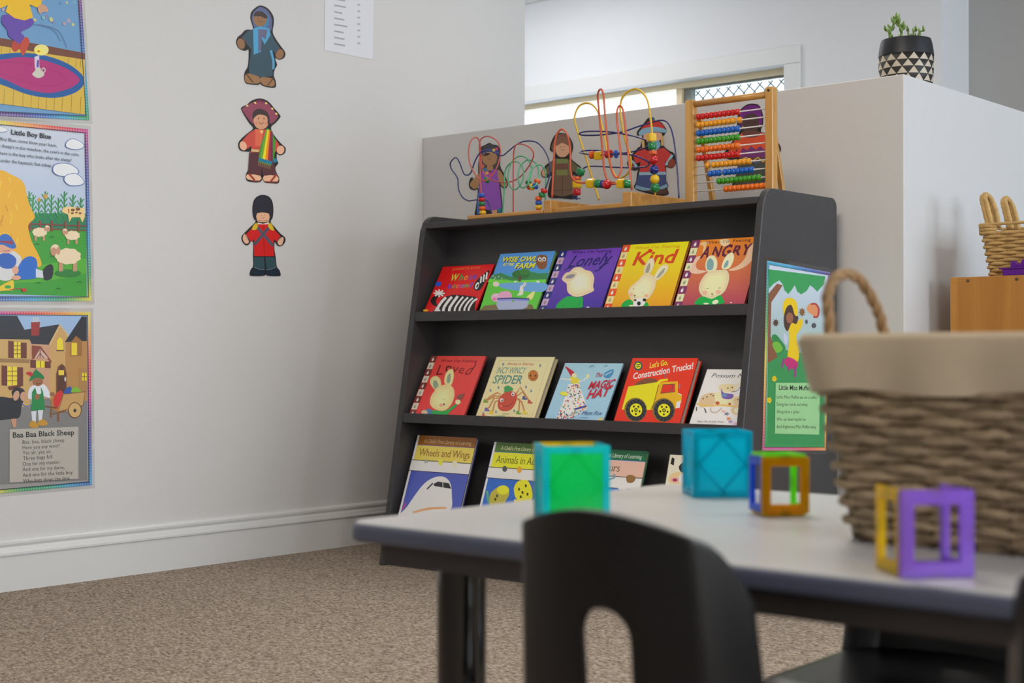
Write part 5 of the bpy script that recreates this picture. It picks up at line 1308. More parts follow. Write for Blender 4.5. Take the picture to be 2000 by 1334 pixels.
wire(bm2, 'yellow_wire', [(565, 1180), (500, 980), (440, 780), (335, 450), (320, 350), (360, 250), (440, 212), (520, 250), (570, 350), (620, 560), (660, 780), (720, 930), (780, 962), (850, 920), (884, 840), (870, 700), (830, 600), (790, 400), (777, 250), (810, 140), (900, 75), (980, 90), (1050, 190), (1085, 400), (1097, 560), (1110, 800), (1126, 1110), (1130, 1190)], zb, wn(0.05, 2, 0, 4.08), M['wire_yellow'], 0.0036)
wire(bm2, 'blue_wire', [(1365, 1165), (1345, 850), (1310, 560), (1260, 420), (1190, 385), (1080, 410), (950, 450), (800, 500), (600, 530), (420, 535), (365, 520), (420, 500), (550, 495), (700, 505), (850, 530), (1000, 570), (1062, 612), (1040, 655), (900, 700), (750, 715), (560, 690), (420, 690), (370, 705), (420, 720), (555, 735), (735, 722), (900, 735), (1000, 770), (1066, 812), (1030, 850), (900, 860), (700, 855), (500, 845), (420, 860), (370, 920), (344, 1000), (340, 1180)], zb, wn(0.05, 5, 0, 4.06), M['wire_blue'], 0.0027)
for x, y, sh, c in ((1090, 560, 'cube', 'yellow'), (1097, 645, 'cyl', 'green'), (1106, 714, 'short', 'orange'), (1114, 782, 'ball', 'red'), (1116, 880, 'ball', 'navy'), (1123, 976, 'ball', 'yellow'), (1126, 1062, 'ball', 'green')):
    bd(bm2, zb, x, y, 4.05, (0.06, 0, -1), sh, c, 0.5)
for x, y, sh, c, ax in ((480, 1016, 'cube', 'yellow', (1, 0.2, -0.05)), (560, 1020, 'cyl', 'green', (1, 0.2, -0.05)), (603, 1024, 'short', 'navy', (1, 0.2, 0)), (642, 1028, 'ball', 'red', (1, 0.1, 0)), (785, 1018, 'cube', 'yellow', (1, 0.2, 0)), (848, 1022, 'cyl', 'green', (1, 0.9, 0))):
    bd(bm2, zb, x, y, 3.93, ax, sh, c, 0.4)
for x, y, sh, c, ax in ((495, 732, 'short', 'orange', (1, 0, 0)), (560, 738, 'cube', 'yellow', (1, 0.2, 0)), (662, 722, 'cyl', 'red', (1, 0, 0)), (735, 724, 'plate', 'blue', (1, 0, 0)), (380, 900, 'cyl', 'green', (0.4, 0, 1)), (345, 966, 'short', 'orange', (0, 0, 1)), (345, 1028, 'cube', 'yellow', (0, 0, 1)), (340, 1105, 'cyl', 'red', (0, 0, 1)), (340, 1168, 'plate', 'navy', (0.1, 0, 1))):
    bd(bm2, zb, x, y, 4.02, ax, sh, c, 0.3)
# --- abacus
YA = 4.0
def ax_(u, v): return atY(u, v, YA)
xl0, xl1 = ax_(1341.5, 300).x, ax_(1358, 300).x
xr0, xr1 = ax_(1499, 280).x, ax_(1514, 280).x
ztop = ax_(1343, 197).z
ab = thing('abacus', ((xl0 + xr1) / 2, YA, ZTOP), 'pine counting frame with ten rows of coloured beads, on the bookcase top', 'abacus')
MB().box((xl0, YA - 0.012, ZTOP + 0.0005), (xl1, YA + 0.012, ztop)).build('upright', M['pine_v'], ab, bevel=0.004)
MB().box((xr0, YA - 0.016, ZTOP + 0.0005), (xr1, YA + 0.016, ztop + 0.008)).build('upright', M['pine_v'], ab, bevel=0.004)
MB().tube([(xl1 - 0.004, YA, ztop - 0.014), (xr0 + 0.004, YA, ztop - 0.014)], 0.011, 16).build('top_rail', M['pine'], ab, smooth=True)
MB().box((xl1, YA - 0.01, ZTOP + 0.001), (xr0, YA + 0.01, ZTOP + 0.016)).build('bottom_rail', M['pine'], ab, bevel=0.003)
for x in (xl1 - 0.006, xr0 - 0.012):
    MB().prism([(x, YA + 0.014, ztop - 0.05), (x, YA + 0.028, ztop - 0.05), (x, YA + 0.115, ZTOP + 0.001), (x, YA + 0.098, ZTOP + 0.001)], (0.016, 0, 0)).build('rear_leg', M['pine_v'], ab, bevel=0.002)
MB().lathe([(0.004, 0), (0.004, 0.002), (0.002, 0.003)], (((xr0 + xr1) / 2), YA - 0.0165, ztop - 0.004), 10, (0, -1, 0)).build('screw', mat('dark_screw', (40, 34, 28), 0.4), ab)
M['rod'] = mat('white_rod', (220, 216, 212), 0.3)
rows = [('red', 0.0, []), ('yellow', 0.0, [9]), ('blue', 0.0, []), ('green', 0.0, []), ('orange', 0.0, []), ('red', 0.0, []), ('yellow', 0.034, [1]), ('blue', 0.044, [3]), ('green', 0.078, []), ('orange', 0.104, [])]
AC = {'red': (206, 20, 20), 'yellow': (240, 160, 16), 'blue': (20, 100, 200), 'green': (60, 156, 30), 'orange': (240, 116, 20)}
for k, c in AC.items(): M['abacus_' + k] = gloss('abacus_bead_' + k, c, 0.25)
z1, z10 = ax_(1357, 229).z, ax_(1355, 374.5).z
for i, (c, off, gaps) in enumerate(rows):
    z = z1 + (z10 - z1) * i / 9
    rod = MB().tube([(xl1 - 0.004, YA, z), (xr0 + 0.004, YA, z)], 0.0022, 8).build('rod', M['rod'], ab, smooth=True)
    x = xl1 + 0.006 + off
    for j in range(10):
        if j in gaps: x += 0.007
        link('bead', bead_mesh('abacus', 'a_' + c, M['abacus_' + c]), rod, (x + 0.008, YA, z)).rotation_euler = (0, math.pi / 2, 0)
        x += 0.0163

# ================================================================ PLANT POT ON THE HALF WALL
M['pot_black'] = mat('black_glazed_band', (22, 22, 28), 0.45)
M['pot_body'] = mat('dark_brown_pot', (34, 30, 26), 0.55)
M['pot_tri'] = mat('cream_triangle_glaze', (196, 184, 164), 0.5)
M['soil'] = mat('potting_soil', (46, 34, 26), 0.9, bump=0.6, bscale=90)
M['succ'] = mat('succulent_leaf', (120, 150, 74), 0.45, var=0.25, vscale=40)
pc = Vector((-2.208, 4.535, ZH))
pot = thing('potted_succulent', pc, 'succulent in black pot with cream triangle pattern, on the half wall corner', 'plant')
def rad(h):      # outside radius over height
    return 0.0885 - 0.008 * max(0, (h - 0.10) / 0.05) ** 1.5 - 0.004 * (1 - min(1, h / 0.05))
HP = 0.147
MB().lathe([(0.05, 0.0005), (rad(0), 0.0005), (rad(0.02), 0.02), (rad(0.05), 0.05), (rad(0.093), 0.093), (0.07, 0.0932)], pc, 48).build('pot', M['pot_body'], pot, smooth=True)
MB().lathe([(0.07, 0.0925), (rad(0.093) + 0.0012, 0.0925), (rad(0.11), 0.11), (rad(0.13), 0.13), (rad(HP) - 0.001, HP), (rad(HP) - 0.006, HP + 0.001), (rad(HP) - 0.010, HP - 0.004), (0.066, 0.11)], pc, 48).build('pot_rim', M['pot_black'], pot, auto=True)
MB().lathe([(0.01, 0.118), (0.068, 0.118), (0.068, 0.124), (0.01, 0.127)], pc, 24).build('soil', M['soil'], pot)
NT = 15
RH = 0.0228
for row in range(4):
    h0 = 0.0925 - (row + 1) * RH + 0.001
    for k_ in range(NT):
        a = 2 * math.pi * (k_ + 0.5 * (row % 2)) / NT
        da = math.pi / NT * 0.93
        pts = []
        for (aa, hh) in ((a - da, h0), (a, h0), (a + da, h0), (a + da * 0.5, h0 + RH * 0.47), (a, h0 + RH * 0.94), (a - da * 0.5, h0 + RH * 0.47)):
            r = rad(max(0, hh)) + 0.0009
            pts.append(pc + Vector((r * math.cos(aa), r * math.sin(aa), max(hh, 0.001))))
        mb = MB()
        c = pc + Vector(((rad(h0) + 0.0014) * math.cos(a), (rad(h0) + 0.0014) * math.sin(a), h0 + RH * 0.35))
        mb.add(pts + [c], [(i, (i + 1) % 6, 6) for i in range(6)])
        mb.build('triangle', M['pot_tri'], pot)
def stem(base, pts, nl, ls):
    path = crom([base] + pts, 5)
    st = MB().tube(path, 0.003, 6).build('stem', M['succ'], pot, smooth=True)
    for i in range(nl):
        q = path[int((i + 1) / nl * (len(path) - 1))]
        a = i * 2.4
        d = Vector((math.cos(a), math.sin(a), 0.75)).normalized()
        MB().tube([q, q + d * ls * 0.35, q + d * ls * 0.75 + Vector((0, 0, 0.003)), q + d * ls + Vector((0, 0, 0.008))], [0.0025, 0.0048, 0.004, 0.0008], 6).build('leaf', M['succ'], st, smooth=True)
s0 = atY(1752, 70, 4.53)
stem(pc + Vector((-0.045, -0.02, 0.12)), [atY(1740, 60, 4.51), atY(1747, 45, 4.51), atY(1751, 36, 4.51)], 11, 0.017)
stem(pc + Vector((-0.025, -0.01, 0.12)), [atY(1760, 62, 4.52), atY(1754, 47, 4.52), atY(1749, 38, 4.52)], 9, 0.017)
stem(pc + Vector((-0.01, -0.02, 0.12)), [atY(1762, 58, 4.52), atY(1761, 52, 4.52)], 7, 0.016)
for u, du in ((1774, 0), (1784, 6), (1795, 10), (1736, -6)):
    b = atY(u - du * 0.5, 72, 4.53)
    stem(Vector((b.x, b.y, pc.z + 0.122)), [atY(u, 64, 4.53), atY(u + du, 60, 4.53)], 3, 0.014)

# ================================================================ CABINET, SEAGRASS BASKET, PURPLE TRAY
M['teak'] = wood('orange_wood_veneer', (176, 116, 44), (198, 138, 62), 7, (1, 1, 0.05), 0.4, 0.15)
M['screw'] = mat('brass_screw', (120, 96, 60), 0.35, metal=0.8)
cl = atY(1855.5, 560, 4.52)
cz = atY(1900, 540.5, 4.52).z
cab = thing('storage_cabinet', (cl.x + 0.4, 4.75, 0), 'orange wood storage cabinet standing beside the half wall', 'cabinet')
MB().box((cl.x, 4.52, 0), (cl.x + 0.8, 4.538, cz)).build('end_panel', M['teak'], cab, bevel=0.002)
MB().box((cl.x + 0.01, 4.538, 0), (cl.x + 0.028, 4.98, cz - 0.01)).build('side_panel', M['teak'], cab)
MB().box((cl.x + 0.772, 4.538, 0), (cl.x + 0.79, 4.98, cz - 0.01)).build('side_panel', M['teak'], cab)
MB().box((cl.x + 0.028, 4.538, cz - 0.03), (cl.x + 0.772, 4.98, cz - 0.01)).build('top_board', M['teak'], cab)
MB().box((cl.x + 0.028, 4.538, 0.48), (cl.x + 0.772, 4.98, 0.5)).build('shelf', M['teak'], cab)
for u in (1890.5, 1986):
    q = atY(u, 546, 4.52)
    MB().lathe([(0.0055, 0), (0.0055, 0.0015), (0.003, 0.0022)], (q.x, 4.52, cz - 0.012), 12, (0, -1, 0)).build('screw', M['screw'], cab)
M['seagrass'] = mat('seagrass_rope', (198, 160, 100), 0.8, var=0.3, vscale=60, bump=0.4, bscale=150)
def rrect(cx, cy, hx, hy, r, n=5, z=0.0):
    pts = []
    for sx, sy, a0 in ((1, 1, 0), (-1, 1, 90), (-1, -1, 180), (1, -1, 270)):
        for k_ in range(n + 1):
            a = math.radians(a0 + 90 * k_ / n)
            pts.append(Vector((cx + sx * (hx - r) + r * math.cos(a), cy + sy * (hy - r) + r * math.sin(a), z)))
    return pts
def resample(loop, n):
    L_ = [0]
    for i in range(len(loop)): L_.append(L_[-1] + (loop[(i + 1) % len(loop)] - loop[i]).length)
    out = []
    j = 0
    for k_ in range(n):
        s = L_[-1] * k_ / n
        while L_[j + 1] < s: j += 1
        f = (s - L_[j]) / max(1e-9, L_[j + 1] - L_[j])
        out.append(loop[j].lerp(loop[(j + 1) % len(loop)], f))
    return out
def woven(parent, cx, cy, z0, h, hx0, hy0, hx1, hy1, rows_, stakes, r, amp, mt, name='weaver', corner=0.03, z_end=None, seg=6, jit=0.0):
    for i in range(rows_):
        t = (i + 0.5) / rows_
        z = z0 + h * t
        loop = resample(rrect(cx, cy, hx0 + (hx1 - hx0) * t, hy0 + (hy1 - hy0) * t, corner, 5, z), stakes * 4)
        pts = []
        for k_, q in enumerate(loop):
            d = Vector((q.x - cx, q.y - cy, 0))
            nx = loop[(k_ + 1) % len(loop)] - loop[k_ - 1]
            nrm = Vector((nx.y, -nx.x, 0)).normalized()
            if nrm.dot(d) < 0: nrm = -nrm
            pts.append(q + nrm * amp * math.sin(2 * math.pi * k_ / 8 + math.pi * i) + Vector((0, 0, (random.random() - .5) * jit)))
        MB().tube(pts, r, seg, closed=True).build(name, mt, parent, smooth=True)
random.seed(21)
YBk = 4.66
bl_, br_ = atY(1928, 538, YBk - 0.07), atY(1913, 440, YBk - 0.10)
zb0 = cz - 0.0085
zb1 = br_.z
hx_t, hx_b = 0.19, 0.165
cxb = br_.x + hx_t
sg = thing('seagrass_basket', (cxb, YBk, zb0), 'woven seagrass basket with upright loop handles, on the orange cabinet', 'basket')
woven(sg, cxb, YBk, zb0 + 0.002, (zb1 - zb0) * 0.86, hx_b, 0.085, hx_t - 0.004, 0.108, 14, 26, 0.006, 0.0048, M['seagrass'])
MB().box((cxb - hx_b + 0.01, YBk - 0.07, zb0), (cxb + hx_b - 0.01, YBk + 0.07, zb0 + 0.006)).build('basket_base', M['seagrass'], sg)
MB().tube(rrect(cxb, YBk, hx_t, 0.112, 0.02, 4, zb1), 0.005, 8, closed=True).build('rim', M['seagrass'], sg, smooth=True)
for i in range(2):      # raised shoulders either side of the hand hole
    x = cxb - hx_t + 0.004 if i == 0 else cxb + hx_t - 0.06
    for j in range(3):
        z = zb1 - 0.006 - j * 0.0105
        MB().tube([(x, YBk - 0.108 + 0.001 * j, z), (x + 0.028, YBk - 0.112, z + 0.001), (x + 0.056, YBk - 0.108, z)], 0.0062, 6).build('weaver', M['seagrass'], sg, smooth=True)
def ear(u, v_top, Y, wid):
    top = atY(u, v_top, Y)
    base = Vector((top.x + 0.022, Y, zb1 - 0.005))
    for k_ in range(2):
        dx = (k_ - 0.5) * wid
        pts = [base + Vector((dx, 0.0, 0)), base.lerp(top, 0.55) + Vector((dx - 0.002, 0, 0)), top + Vector((dx * 0.8, 0.0, -0.012)), top + Vector((0, 0.02, 0)), top + Vector((dx * 0.8, 0.045, -0.012)), base.lerp(top, 0.55) + Vector((dx, 0.055, 0)), base + Vector((dx, 0.055, 0))]
        MB().tube(crom(pts, 5), [0.0075 + (0.0012 if q % 2 else 0) for q in range(31)], 7).build('handle_strand', M['seagrass'], sg, smooth=True)
ear(1921, 379, YBk - 0.10, 0.012); ear(1961, 386, YBk + 0.05, 0.009)
M['purple'] = mat('purple_plastic', (96, 20, 140), 0.3)
q0, q1 = atY(1956, 537, 4.545), atY(1962, 524, 4.545)
tp = thing('toy_tray', (q0.x + 0.09, 4.56, cz), 'purple plastic toy tray at the foot of the seagrass basket', 'toy')
MB().prism([(q1.x, 4.5285, cz + 0.0005), (q0.x + 0.16, 4.5285, cz + 0.0005), (q0.x + 0.165, 4.5285, cz + 0.021), (q1.x - 0.002, 4.5285, cz + 0.021)], (0, 0.024, 0)).build('tray', M['purple'], tp, bevel=0.002)
MB().box((q0.x - 0.002, 4.526, cz + 0.021), (q0.x + 0.17, 4.556, cz + 0.025)).build('flange', M['purple'], tp, bevel=0.0015)
q2 = atY(1975, 520, 4.54)
pts = [(q2.x, 0.025), (q2.x, 0.037), (q2.x + 0.004, 0.046), (q2.x + 0.016, 0.046), (q2.x + 0.022, 0.037), (q2.x + 0.032, 0.037), (q2.x + 0.038, 0.05), (q2.x + 0.07, 0.05), (q2.x + 0.075, 0.025)]
MB().prism([(x, 4.532, cz + z) for x, z in pts], (0, 0.016, 0)).build('crest', M['purple'], tp, bevel=0.002)

# ================================================================ TABLE
ZTB = 0.557
M['table_top'] = mat('grey_laminate', (0.56, 0.555, 0.555), 0.32, spec=0.5, var=0.04, vscale=200, raw=True)
M['table_edge'] = mat('slate_blue_edging', (92, 96, 116), 0.35)
M['apron'] = mat('dark_brown_apron', (62, 56, 54), 0.5)
M['leg'] = mat('black_steel', (18, 18, 20), 0.16, spec=0.6, coat=0.6)
tx0, tx1, ty0, ty1 = -1.262, 0.14, 1.152, 1.812
tb = thing('activity_table', ((tx0 + tx1) / 2, (ty0 + ty1) / 2, 0), 'low grey-topped activity table with dark edge and black legs', 'table')
cxm, cym = (tx0 + tx1) / 2, (ty0 + ty1) / 2
def slab(z0, z1, inset, r):
    lp = rrect(cxm, cym, (tx1 - tx0) / 2 - inset, (ty1 - ty0) / 2 - inset, r, 6, z0)
    return MB().prism(lp, (0, 0, z1 - z0))
slab(ZTB - 0.022, ZTB - 0.001, 0.0, 0.035).build('edge_band', M['table_edge'], tb, bevel=0.006, seg=3, auto=True)
slab(ZTB - 0.004, ZTB, 0.004, 0.033).build('table_top', M['table_top'], tb, bevel=0.0008)
ins, iy = 0.05, 0.018
ap = MB()
az0, az1 = ZTB - 0.046, ZTB - 0.022
for nm_, a, b in (('apron_rail', (tx0 + ins, ty0 + iy), (tx1 - ins, ty0 + iy + 0.02)), ('apron_rail', (tx0 + ins, ty1 - iy - 0.02), (tx1 - ins, ty1 - iy)), ('apron_rail', (tx0 + ins, ty0 + iy + 0.02), (tx0 + ins + 0.02, ty1 - iy - 0.02)), ('apron_rail', (tx1 - ins - 0.02, ty0 + iy + 0.02), (tx1 - ins, ty1 - iy - 0.02))):
    MB().box((*a, az0), (*b, az1)).build(nm_, M['apron'], tb, bevel=0.002)
lg = atZ(898, 1118, ZTB - 0.052)
for x, y in ((-1.172, 1.262), (tx1 - 0.09, 1.262), (-1.172, ty1 - 0.11), (tx1 - 0.09, ty1 - 0.11)):
    MB().lathe([(0.029, 0.012), (0.029, ZTB - 0.022)], (x, y, 0), 28).build('leg', M['leg'], tb, auto=True)
    MB().lathe([(0.032, 0.0), (0.033, 0.006), (0.031, 0.014)], (x, y, 0), 24).build('foot_cap', M['leg'], tb, auto=True)

# ================================================================ WICKER BASKET ON THE TABLE
M['wicker'] = mat('grey_brown_willow', (158, 136, 106), 0.65, var=0.6, vscale=26, bump=0.3, bscale=90)
M['wicker_d'] = mat('dark_willow_stake', (92, 72, 52), 0.7, var=0.3)
M['linen'] = mat('cream_linen', (206, 186, 156), 0.85, var=0.05, vscale=40, bump=0.25, bscale=500)
M['rope'] = mat('twisted_rope', (150, 118, 80), 0.75, var=0.35, vscale=50, bump=0.4, bscale=120)
kx, ky = -0.535, 1.476
wb = thing('wicker_basket', (kx, ky, ZTB), 'big wicker basket with cream cloth liner and rope handles, on the table', 'basket')
bz0, bz1 = ZTB + 0.001, 0.768
hxb, hxt, hyb, hyt = 0.205, 0.240, 0.102, 0.130
random.seed(4)
woven(wb, kx, ky, bz0 + 0.006, bz1 - bz0 - 0.03, hxb, hyb, hxt - 0.006, hyt - 0.006, 19, 30, 0.0053, 0.0052, M['wicker'], 'weaver', 0.03, seg=6, jit=0.003)
for k_ in range(30):
    a, b = resample(rrect(kx, ky, hxb, hyb, 0.03, 5, bz0), 30)[k_], resample(rrect(kx, ky, hxt - 0.006, hyt - 0.006, 0.03, 5, bz1 - 0.01), 30)[k_]
    MB().tube([a, b], 0.0042, 6).build('stake', M['wicker_d'], wb, smooth=True)
MB().prism(rrect(kx, ky, hxb - 0.004, hyb - 0.004, 0.028, 5, bz0), (0, 0, 0.006)).build('basket_base', M['wicker'], wb)
ln = MB()
N_ = 96
rings = []
for (dz, off, wv_) in ((-0.057, 0.009, 0.003), (-0.045, 0.0105, 0.0025), (-0.025, 0.0115, 0.002), (-0.006, 0.0125, 0.001), (0.002, 0.008, 0.001), (0.0, -0.006, 0.001), (-0.02, -0.013, 0.001), (-0.08, -0.030, 0.001), (-0.15, -0.043, 0.001), (bz0 + 0.012 - bz1, -0.05, 0.0)):
    t = 1 + dz / (bz1 - bz0)
    hx = hxb + (hxt - hxb) * t + off; hy = hyb + (hyt - hyb) * t + off
    lp = resample(rrect(kx, ky, hx, hy, 0.035, 5, bz1 + dz), N_)
    rings.append([q + Vector((wv_ * math.sin(k_ * 1.3 + dz * 40), wv_ * math.cos(k_ * 0.9), (0.003 * math.sin(k_ * 0.5) if dz < -0.05 and dz > -0.06 else 0))) for k_, q in enumerate(lp)])
vv = [q for r in rings for q in r]
ff = [(i * N_ + k_, i * N_ + (k_ + 1) % N_, (i + 1) * N_ + (k_ + 1) % N_, (i + 1) * N_ + k_) for i in range(len(rings) - 1) for k_ in range(N_)] + [tuple((len(rings) - 1) * N_ + k_ for k_ in range(N_))]
ln.add(vv, ff)
ln.build('cloth_liner', M['linen'], wb, smooth=True)
def rope_handle(x, sgn):
    pts = [Vector((x, ky - 0.064, bz1 - 0.03)), Vector((x, ky - 0.066, bz1 + 0.012)), Vector((x + sgn * 0.006, ky - 0.058, bz1 + 0.045)), Vector((x + sgn * 0.01, ky - 0.028, bz1 + 0.066)), Vector((x + sgn * 0.01, ky + 0.015, bz1 + 0.066)), Vector((x + sgn * 0.006, ky + 0.046, bz1 + 0.04)), Vector((x, ky + 0.056, bz1 + 0.012)), Vector((x, ky + 0.068, bz1 - 0.03))]
    path = crom(pts, 8)
    h = MB().tube(path, 0.0036, 6).build('rope_handle', M['rope'], wb, smooth=True)
    for s in range(3):
        sp = []
        for i, q in enumerate(path):
            tn = (path[min(i + 1, len(path) - 1)] - path[max(0, i - 1)]).normalized()
            e1 = tn.cross(Vector((1, 0, 0))).normalized(); e2 = tn.cross(e1)
            a = i * 0.55 + s * 2.094
            sp.append(q + (e1 * math.cos(a) + e2 * math.sin(a)) * 0.0034)
        MB().tube(sp, 0.0036, 6).build('rope_strand', M['rope'], h, smooth=True)
rope_handle(kx - hxt - 0.0, -1)
rope_handle(kx + hxt + 0.0, 1)

# ================================================================ MAGNETIC TILE BOXES
TCOL = {'purple': (172, 124, 240), 'yellow': (255, 222, 24), 'orange': (255, 186, 16), 'blue': (30, 116, 250), 'lime': (150, 255, 30), 'teal': (10, 236, 255), 'green': (16, 240, 140)}
for k, c in TCOL.items():
    M['tile_' + k] = clear_plastic('clear_tile_' + k, c, {'green': 0.6, 'teal': 0.72}.get(k, 0.94))
    M['tile_' + k + '_rim'] = M['tile_' + k]
M['tile_green_rim'] = M['tile_teal']
M['magnet'] = mat('tile_magnet', (70, 64, 66), 0.35, metal=0.6)
def tile(parent, c, ex, ey, s, sy, col, solid, th=0.006):
    """square tile centred at c spanned by ex, ey; frame with an open middle or a solid plate with raised diamond ribs"""
    ex, ey = Vector(ex).normalized(), Vector(ey).normalized()
    n = ex.cross(ey)
    h, g = s / 2, sy / 2
    c = Vector(c)
    P = lambda x, y, z: c + ex * x + ey * y + n * z
    w_ = s * 0.19
    def ring(mb, i_, z0, z1):
        outer = [(-h, -g), (h, -g), (h, g), (-h, g)]
        inn = [(-h + i_, -g + i_), (h - i_, -g + i_), (h - i_, g - i_), (-h + i_, g - i_)]
        vs_ = [P(x, y, z) for z in (z0, z1) for rg in (outer, inn) for x, y in rg]
        fs = []
        for k_ in range(4):
            j = (k_ + 1) % 4
            fs += [(k_, 4 + k_, 4 + j, j), (8 + k_, 8 + j, 12 + j, 12 + k_), (k_, j, 8 + j, 8 + k_), (4 + k_, 12 + k_, 12 + j, 4 + j)]
        return mb.add(vs_, fs)
    if solid:
        t = MB().prism([P(-h, -g, -th * .3), P(h, -g, -th * .3), P(h, g, -th * .3), P(-h, g, -th * .3)], n * th * .6).build('tile', M['tile_' + col], parent)
        ring(MB(), w_ * 0.55, th * 0.3, th * 0.5).build('tile_frame', M['tile_' + col + '_rim'], t)
        hx, hy = h - w_ * .55, g - w_ * .55
        for a, b in (((0, -hy), (hx, 0)), ((hx, 0), (0, hy)), ((0, hy), (-hx, 0)), ((-hx, 0), (0, -hy))):
            d = (Vector((*b, 0)) - Vector((*a, 0))).normalized()
            e = Vector((-d.y, d.x, 0)) * s * 0.025
            MB().prism([P(a[0] + e.x, a[1] + e.y, th * .3), P(b[0] + e.x, b[1] + e.y, th * .3), P(b[0] - e.x, b[1] - e.y, th * .3), P(a[0] - e.x, a[1] - e.y, th * .3)], n * th * 0.2).build('tile_rib', M['tile_' + col], t)
    else:
        t = ring(MB(), w_, -th / 2, th / 2).build('tile', M['tile_' + col], parent, bevel=0.0012)
    for a in ((0, g - w_ / 4), (0, -g + w_ / 4), (h - w_ / 4, 0), (-h + w_ / 4, 0)):
        d = (0.006, 0.0022) if abs(a[0]) < 1e-6 else (0.0022, 0.006)
        MB().prism([P(a[0] - d[0], a[1] - d[1], -th * .25), P(a[0] + d[0], a[1] - d[1], -th * .25), P(a[0] + d[0], a[1] + d[1], -th * .25), P(a[0] - d[0], a[1] + d[1], -th * .25)], n * th * .5).build('magnet', M['magnet'], t)
    return t
def tile_box(label, corner_px, s, H, ang, faces, solid):
    """corner_px: pixel of the near bottom-left corner on the table; ang: turn of the front face about the vertical"""
    o = atZ(*corner_px, ZTB)
    a = math.radians(ang)
    ex = Vector((math.cos(a), math.sin(a), 0)); ed = Vector((-math.sin(a), math.cos(a), 0)); ez = Vector((0, 0, 1))
    c = o + ex * s / 2 + ed * s / 2
    t = thing('magnetic_tile_box', (c.x, c.y, ZTB), label, 'toy', 'magnetic tile boxes on the table')
    g = s * 0.5 - 0.0032
    C = Vector((c.x, c.y, ZTB + H / 2 + 0.0005))
    gz = H / 2 - 0.0032
    s2 = s - 0.0068
    F = {'front': (C - ed * g, ex, ez), 'back': (C + ed * g, -ex, ez), 'left': (C - ex * g, -ed, ez), 'right': (C + ex * g, ed, ez), 'top': (C + ez * gz, ex, ed), 'bottom': (C - ez * gz, ex, -ed)}
    for k_, col in faces.items():
        cc, e1, e2 = F[k_]
        if k_ in ('top', 'bottom'): tile(t, cc, e1, e2, s2, s2, col, solid)
        else: tile(t, cc, e1, e2, s if k_ in ('front', 'back') else s2, H - 0.0068 * ('top' in faces), col, solid)
    return t
tile_box('purple and yellow open-frame tile box nearest the table edge, before the wicker basket', (1759, 1131), 0.066, 0.075, 47, {'front': 'purple', 'left': 'yellow', 'right': 'purple', 'bottom': 'purple'}, False)
tile_box('orange and blue open-frame tile box beside the wicker basket', (1489, 1011), 0.058, 0.0735, 49, {'front': 'orange', 'left': 'blue', 'right': 'lime', 'top': 'lime', 'bottom': 'yellow'}, False)
tile_box('solid green tile box with yellow back, just behind the near chair', (1060, 1026), 0.077, 0.088, 48, {'front': 'green', 'left': 'teal', 'right': 'teal', 'back': 'yellow'}, True)
tile_box('solid turquoise tile box standing at the far table edge', (1354, 973), 0.08, 0.088, 45, {'front': 'teal', 'left': 'teal', 'right': 'teal', 'back': 'teal'}, True)

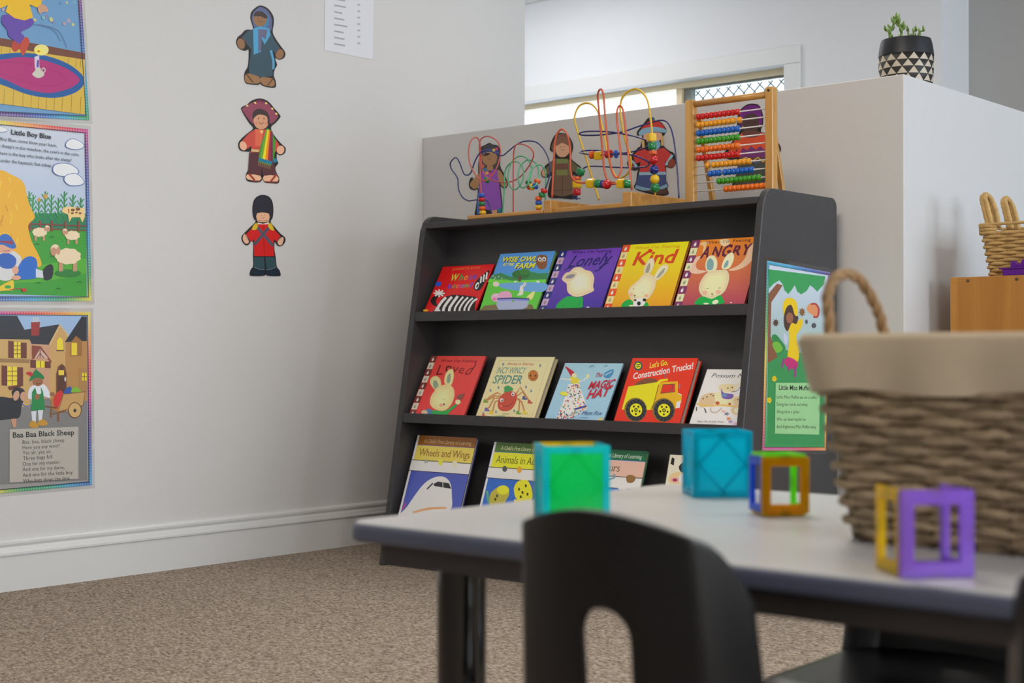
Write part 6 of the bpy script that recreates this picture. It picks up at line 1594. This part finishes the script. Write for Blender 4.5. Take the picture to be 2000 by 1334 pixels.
# ================================================================ CHAIRS
M['chair'] = mat('black_moulded_plastic', (12, 12, 15), 0.3, spec=0.5, bump=0.05, bscale=400)
SEAT_Z, HB = 0.335, 0.617
def chair_meshes():
    # back shell: grid with an upright slot; local frame: x across, y forwards (to the sitter's front), z up
    nx, nz = 56, 60
    slot = (0.010, 0.026, 0.40, 0.535)       # centre x, half width, bottom z, top z
    def pt(i, j):
        s = -1 + 2 * i / nx
        t = j / nz
        top = HB - 0.030 * s * s - 0.045 * max(0, (abs(s) - 0.80) / 0.2) ** 2.2
        z = 0.30 + (top - 0.30) * t
        hw = 0.112 + 0.026 * (1 - (z - 0.30) / (HB - 0.30))
        x = s * hw
        y = 0.030 * s * s + 0.032 * max(0, (abs(s) - 0.76) / 0.24) ** 1.2 - 0.030 * (z - 0.30) / (HB - 0.30)
        return Vector((x, y, z))
    bm = bmesh.new()
    g = [[bm.verts.new(pt(i, j)) for i in range(nx + 1)] for j in range(nz + 1)]
    def inside(q):
        cx, hw, z0, z1 = slot
        x, z = abs(q.x - cx), q.z
        zc = z1 - hw
        zl = z0 + hw
        if z > zc: return math.hypot(x, z - zc) / hw
        if z < zl: return math.hypot(x, zl - z) / hw
        return x / hw
    dele = []
    for j in range(nz):
        for i in range(nx):
            f = bm.faces.new((g[j][i], g[j][i + 1], g[j + 1][i + 1], g[j + 1][i]))
            f.smooth = True
            if inside(f.calc_center_median()) < 1: dele.append(f)
    bmesh.ops.delete(bm, geom=dele, context='FACES')
    for v in bm.verts:                      # snap the rim of the slot to its outline
        if v.is_boundary and inside(v.co) < 1.6 and abs(v.co.x) < 0.07 and v.co.z < 0.57 and v.co.z > 0.36:
            k_ = inside(v.co)
            cx, hw, z0, z1 = slot
            zc = min(max(v.co.z, z0 + hw), z1 - hw)
            d = Vector((v.co.x - cx, 0, v.co.z - zc))
            if d.length > 1e-6:
                d = d.normalized() * hw
                v.co.x, v.co.z = cx + d.x, zc + d.z
    back = bpy.data.meshes.new('backrest'); bm.to_mesh(back); bm.free()
    back.materials.append(M['chair'])
    bm = bmesh.new()
    n1, n2 = 22, 20
    g = []
    for j in range(n2 + 1):
        row = []
        t = j / n2
        for i in range(n1 + 1):
            s = -1 + 2 * i / n1
            hw = 0.145 - 0.01 * t
            y = 0.0 + 0.335 * t - 0.012 * s * s * t
            z = SEAT_Z - 0.010 * (1 - s * s) * math.sin(math.pi * t) - 0.022 * max(0, (t - 0.8) / 0.2) ** 2 - 0.012 * max(0, (abs(s) - .85) / .15) ** 2 + 0.004
            row.append(bm.verts.new((s * hw, y, z)))
        g.append(row)
    for j in range(n2):
        for i in range(n1):
            bm.faces.new((g[j][i], g[j][i + 1], g[j + 1][i + 1], g[j + 1][i])).smooth = True
    seat = bpy.data.meshes.new('seat'); bm.to_mesh(seat); bm.free()
    seat.materials.append(M['chair'])
    legs = []
    for sx in (-1, 1):
        for y0, y1 in ((0.03, 0.0), (0.25, 0.285)):
            mb = MB().tube([(sx * 0.115, y0, SEAT_Z - 0.006), (sx * 0.128, (y0 + y1) / 2, 0.16), (sx * 0.145, y1, 0.0)], [0.022, 0.017, 0.013], 14)
            legs.append(mb.mesh('leg', M['chair'], smooth=True))
    return back, seat, legs
CB, CS, CLG = chair_meshes()
def chair(label, x, y, rz):
    t = thing('child_chair', (x, y, 0), label, 'chair', 'black child chairs')
    t.rotation_euler = (0, 0, rz)
    o = bpy.data.objects.new('backrest', CB); COL.objects.link(o); o.parent = t
    m = o.modifiers.new('thick', 'SOLIDIFY'); m.thickness = 0.008; m.offset = 0
    m = o.modifiers.new('round', 'BEVEL'); m.width = 0.0025; m.segments = 2; m.limit_method = 'ANGLE'
    o = bpy.data.objects.new('seat', CS); COL.objects.link(o); o.parent = t
    m = o.modifiers.new('thick', 'SOLIDIFY'); m.thickness = 0.008
    for l in CLG:
        o = bpy.data.objects.new('leg', l); COL.objects.link(o); o.parent = t
    return t
chair('black plastic child chair with slotted back, nearest the camera before the green tile box', -0.772, 1.02, 0.0)
chair('black plastic child chair cut off by the picture edge, before the purple tile box', -0.305, 1.0, 0.0)
chair('black plastic child chair on the far side of the table, hidden behind the wicker basket', -0.87, 1.925, math.pi)
